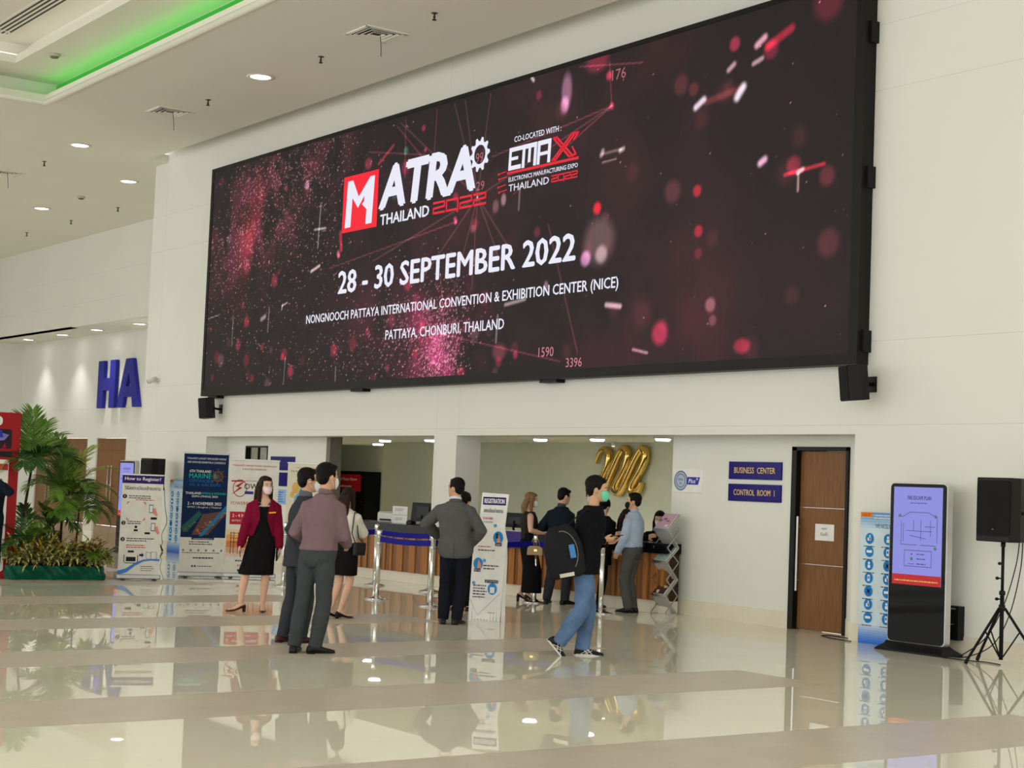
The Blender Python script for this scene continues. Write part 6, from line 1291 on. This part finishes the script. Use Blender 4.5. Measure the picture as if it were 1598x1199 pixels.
for y in (-.06, .06): MB().tube([(-.03, y - .03, .06), (-.02, y * .6, .22), (0, y * .3, .345), (.02, y * .6, .22), (.03, y + .03, .06)], .006, 6).build('bag_handle', TAN, t)
MB().box(.048, .052, -.03, .03, -.03, .01).build('clasp', GOLD, t)

# the man in the navy suit at the counter
p = Human('person in dark navy suit at the counter, back turned, right of the blonde person', (-18.3, 14.0), 30, 1.6, False, SKIN, (.0, 0), (.03, .05), 55, 12, [(.12, 0, 60), (-.13, .0, 15)], [(.2, .32, 1.0), (-.1, .33, 1.0)])
p.body(); p.hair('short'); p.trousers(cloth('slate_trousers', 46, 48, 52), wide=.016); p.upper('suit_jacket', C_NAVY, .5, .024, .97, .01); p.shoes(SHOEK); p.collar(cm(60, 66, 76, .8), .064, .04)

# the man in jeans with the green mask, walking to the right
p = Human('person in black jacket, jeans and green mask walking right with a phone', (-12.68, 9.9), 88, 1.72, False, SKIN, (.1, 0), (.17, 0), 92, 4, [(-.22, -.06, 88, 48), (.11, .07, 92)], [(.27, -.1, 1.13), (.3, .1, 1.1)], [(-.4, -1, -.5), (.3, -1, -.4)], hands=[((.95, .1, .05), (0, .5, .8), .45), ((.95, -.2, .05), (0, -.4, .9), .4)])
p.body(); p.hair('short', vol=1.06); p.mask(M_GREEN); p.trousers(DENIM, .6, .016, .022, 'jeans', .02); p.upper('tee', C_TEE, .53, .016, sleeves=False, disp=.006); C_BJ = cloth('black_jacket', 20, 20, 24)
p.upper('jacket', C_BJ, .46, .03, .93, .015, .842, opening=lambda c: c.y > .1 and abs(c.x - p.at(.65).x) < .05 and .8 < c.z < 1.42, disp=.016, puff=.008)
SNK = cm(22, 24, 28, .5); p.shoes(SNK, .29, name='sneaker', sole=cm(206, 202, 194, .6))
for i in (0, 1):
    F = p.F[i]; o = [c for c in p.root.children if c.name.startswith('sneaker')][i]; mb = MB()
    for side in (1, -1):
        for y0, z0, y1, z1 in ((.0, .075, .06, .018), (.045, .07, .1, .018), (.075, .06, -.01, .02), (.1, .052, .03, .02)):
            P = []
            for f in (0, .5, 1): y = y0 + (y1 - y0) * f; z = z0 + (z1 - z0) * f; P.append(F @ Vector((side * (.044 + .006 * math.sin(f * 2)), y, z)))
            mb.tube(P, .0055, 6, flat=.5)
    mb.build('white_stripe', WHITE, o)
p.phone('phone held out by the walking person in jeans', p.hd[0] + Vector((-.0, .05, .02)), (.25, 1, .1), (0, -.15, 1))
# bag on his back
t = p.place('backpack', 'black backpack slung over the side of the walking person in jeans', 'bag', p.V(-.1, -.17, 1.0)); BPK = cloth('black_nylon', 30, 31, 34, .6)
TM = Matrix.Rotation(.22, 4, 'X'); mb = MB(); mb.rings([[TM @ Vector((x * .62 * f, y * f, z)) for x, y in rrect(-.14, .14, -.19, .19, .08)] for z, f in ((-.25, .7), (-.22, .92), (-.1, 1), (.05, .98), (.18, .8), (.25, .5))]); link('pack_body', blob(mb, .01, 3, .012, .08, 'pack_body'), BPK, t)
MB().tube([TM @ Vector((.092, .13 * math.cos(q), -.0 + .2 * math.sin(q))) for q in [-.9 + 2.6 * j / 12 for j in range(13)]], .006, 6).build('zip', cm(110, 106, 100, .4), t)
tag(MB().rings([[TM @ Vector((.1 + x, .08 + y, z)) for x, y in rrect(-.015, .015, -.028, .028, .01)] for z in (-.07, .06)], False).build('side_pocket', cm(70, 130, 190, .5), t, .006), 'blue pouch on the backpack side')
MB().box(.085, .11, -.08, .06, -.235, -.2, TM).build('trim_patch', cm(200, 196, 180, .6), t); MB().tube([TM @ Vector((.02, .05, .22)), Vector((.02, .15, .38)), Vector((-.02, .22, .42)), Vector((-.1, .28, .3)), Vector((-.12, .2, .0)), TM @ Vector((-.02, .15, -.2))], .016, 8, flat=.4).build('shoulder_strap', BPK, t)

# the woman in black with hair up, and the man in the pale blue shirt
p = Human('person in black with tied-up hair beside the pale blue shirt, back turned', (-17.62, 14.08), 18, 1.49, True, SKINP, (.06, 0), (.12, .03), 25, 8, [(.1, .02, 30), (-.06, .0, 5)], [(.2, .3, .95), (-.1, .3, .95)])
p.body(SKINP, face=False); p.hair('bun'); p.trousers(C_BLK, infl=.008, wide=.004, name='leggings'); p.upper('dress', C_BLK, .40, .024, .95, .03); p.shoes(SHOEK)
p = Human('person in pale blue shirt and black mask at the counter, hand in pocket', (-16.95, 14.18), -62, 1.57, False, SKIN, (.02, .0), (.03, .0), -78, 0, [(.06, .03, -70), (-.0, -.06, -82)], [(-.05, .3, .84), (-.17, -.08, .80)], [(1, -.6, -.1), (-.9, -.7, -.1)])
p.body(); p.hair('short', vol=1.03); p.mask(M_BLACK); p.trousers(C_GRT, .6, .015, .018); p.upper('shirt', C_BLUE, .55, .02, .97, .004, disp=.016); p.collar(C_BLUE, .062, .04); p.shoes(SHOEK)

# staff behind the counter
def stool(x, y, label):
    t = thing('stool', label, 'stool', (x, y, 0), 0, 'stools behind the counter'); MB().lathe([(0, .40), (.19, .40), (.2, .43), (.18, .46), (0, .46)], n=20).build('seat', BLACK, t); MB().tube([(0, 0, .03), (0, 0, .42)], .03, 10).build('column', CHROME, t); MB().lathe([(0, 0), (.24, 0), (.23, .02), (.03, .04), (0, .04)], n=20).build('base', CHROME, t)
p = Human('person standing behind the counter, face just showing left of the green mask', (-19.75, 15.7), 175, 1.6, False, SKIN)
p.body(); p.hair('short'); p.mask(M_WHITE); p.upper('suit_jacket', C_NAVY, .48, .02); p.trousers(C_NVT); p.shoes(SHOEK)
for pos, lab, hm, nm, sl in (((-18.6, 15.45), 'person with brown hair seated behind the counter, left of the pale blue shirt', HAIRB, 'maroon', 'stool behind the counter, the left one'), ((-17.85, 15.45), 'person with long black hair and mask seated behind the right end of the counter', HAIR, 'black', 'stool behind the counter, the right one')):
    p = Human(lab, pos, 165, 1.56, True, SKINP, (0, 0), (0, -.06), 190 if nm == 'black' else 150, 12, None, [(-.16, -.35, .97), (.16, -.35, .97)], [(1, -.3, -.5), (-1, -.3, -.5)], sit=.55)
    p.body(SKINP); p.hair('long', hm, .2); p.mask(M_WHITE); p.upper('jacket', C_BLK if nm == 'black' else C_NAVY, .5, .02); p.trousers(C_BLK); p.shoes(SHOEK); stool(pos[0] + .0, pos[1] + .0, sl)
# the man at the left edge
p = Human('person in dark navy suit raising one arm at the left edge before the red stand', (-22.44, 7.43), 178, 1.68, False, SKIN, wrists=[None, (.07, -.18, 1.40)], poles=[None, (-1, -.2, -.9)], hands=[None, ((-.5, .2, .8), (-.8, 0, -.5), .7)])
p.body(); p.hair('short'); p.mask(M_WHITE); p.upper('suit_jacket', C_NAVY, .45, .024, .95); p.trousers(C_NVT); p.shoes(SHOEK); p.collar(cm(214, 216, 220, .7))
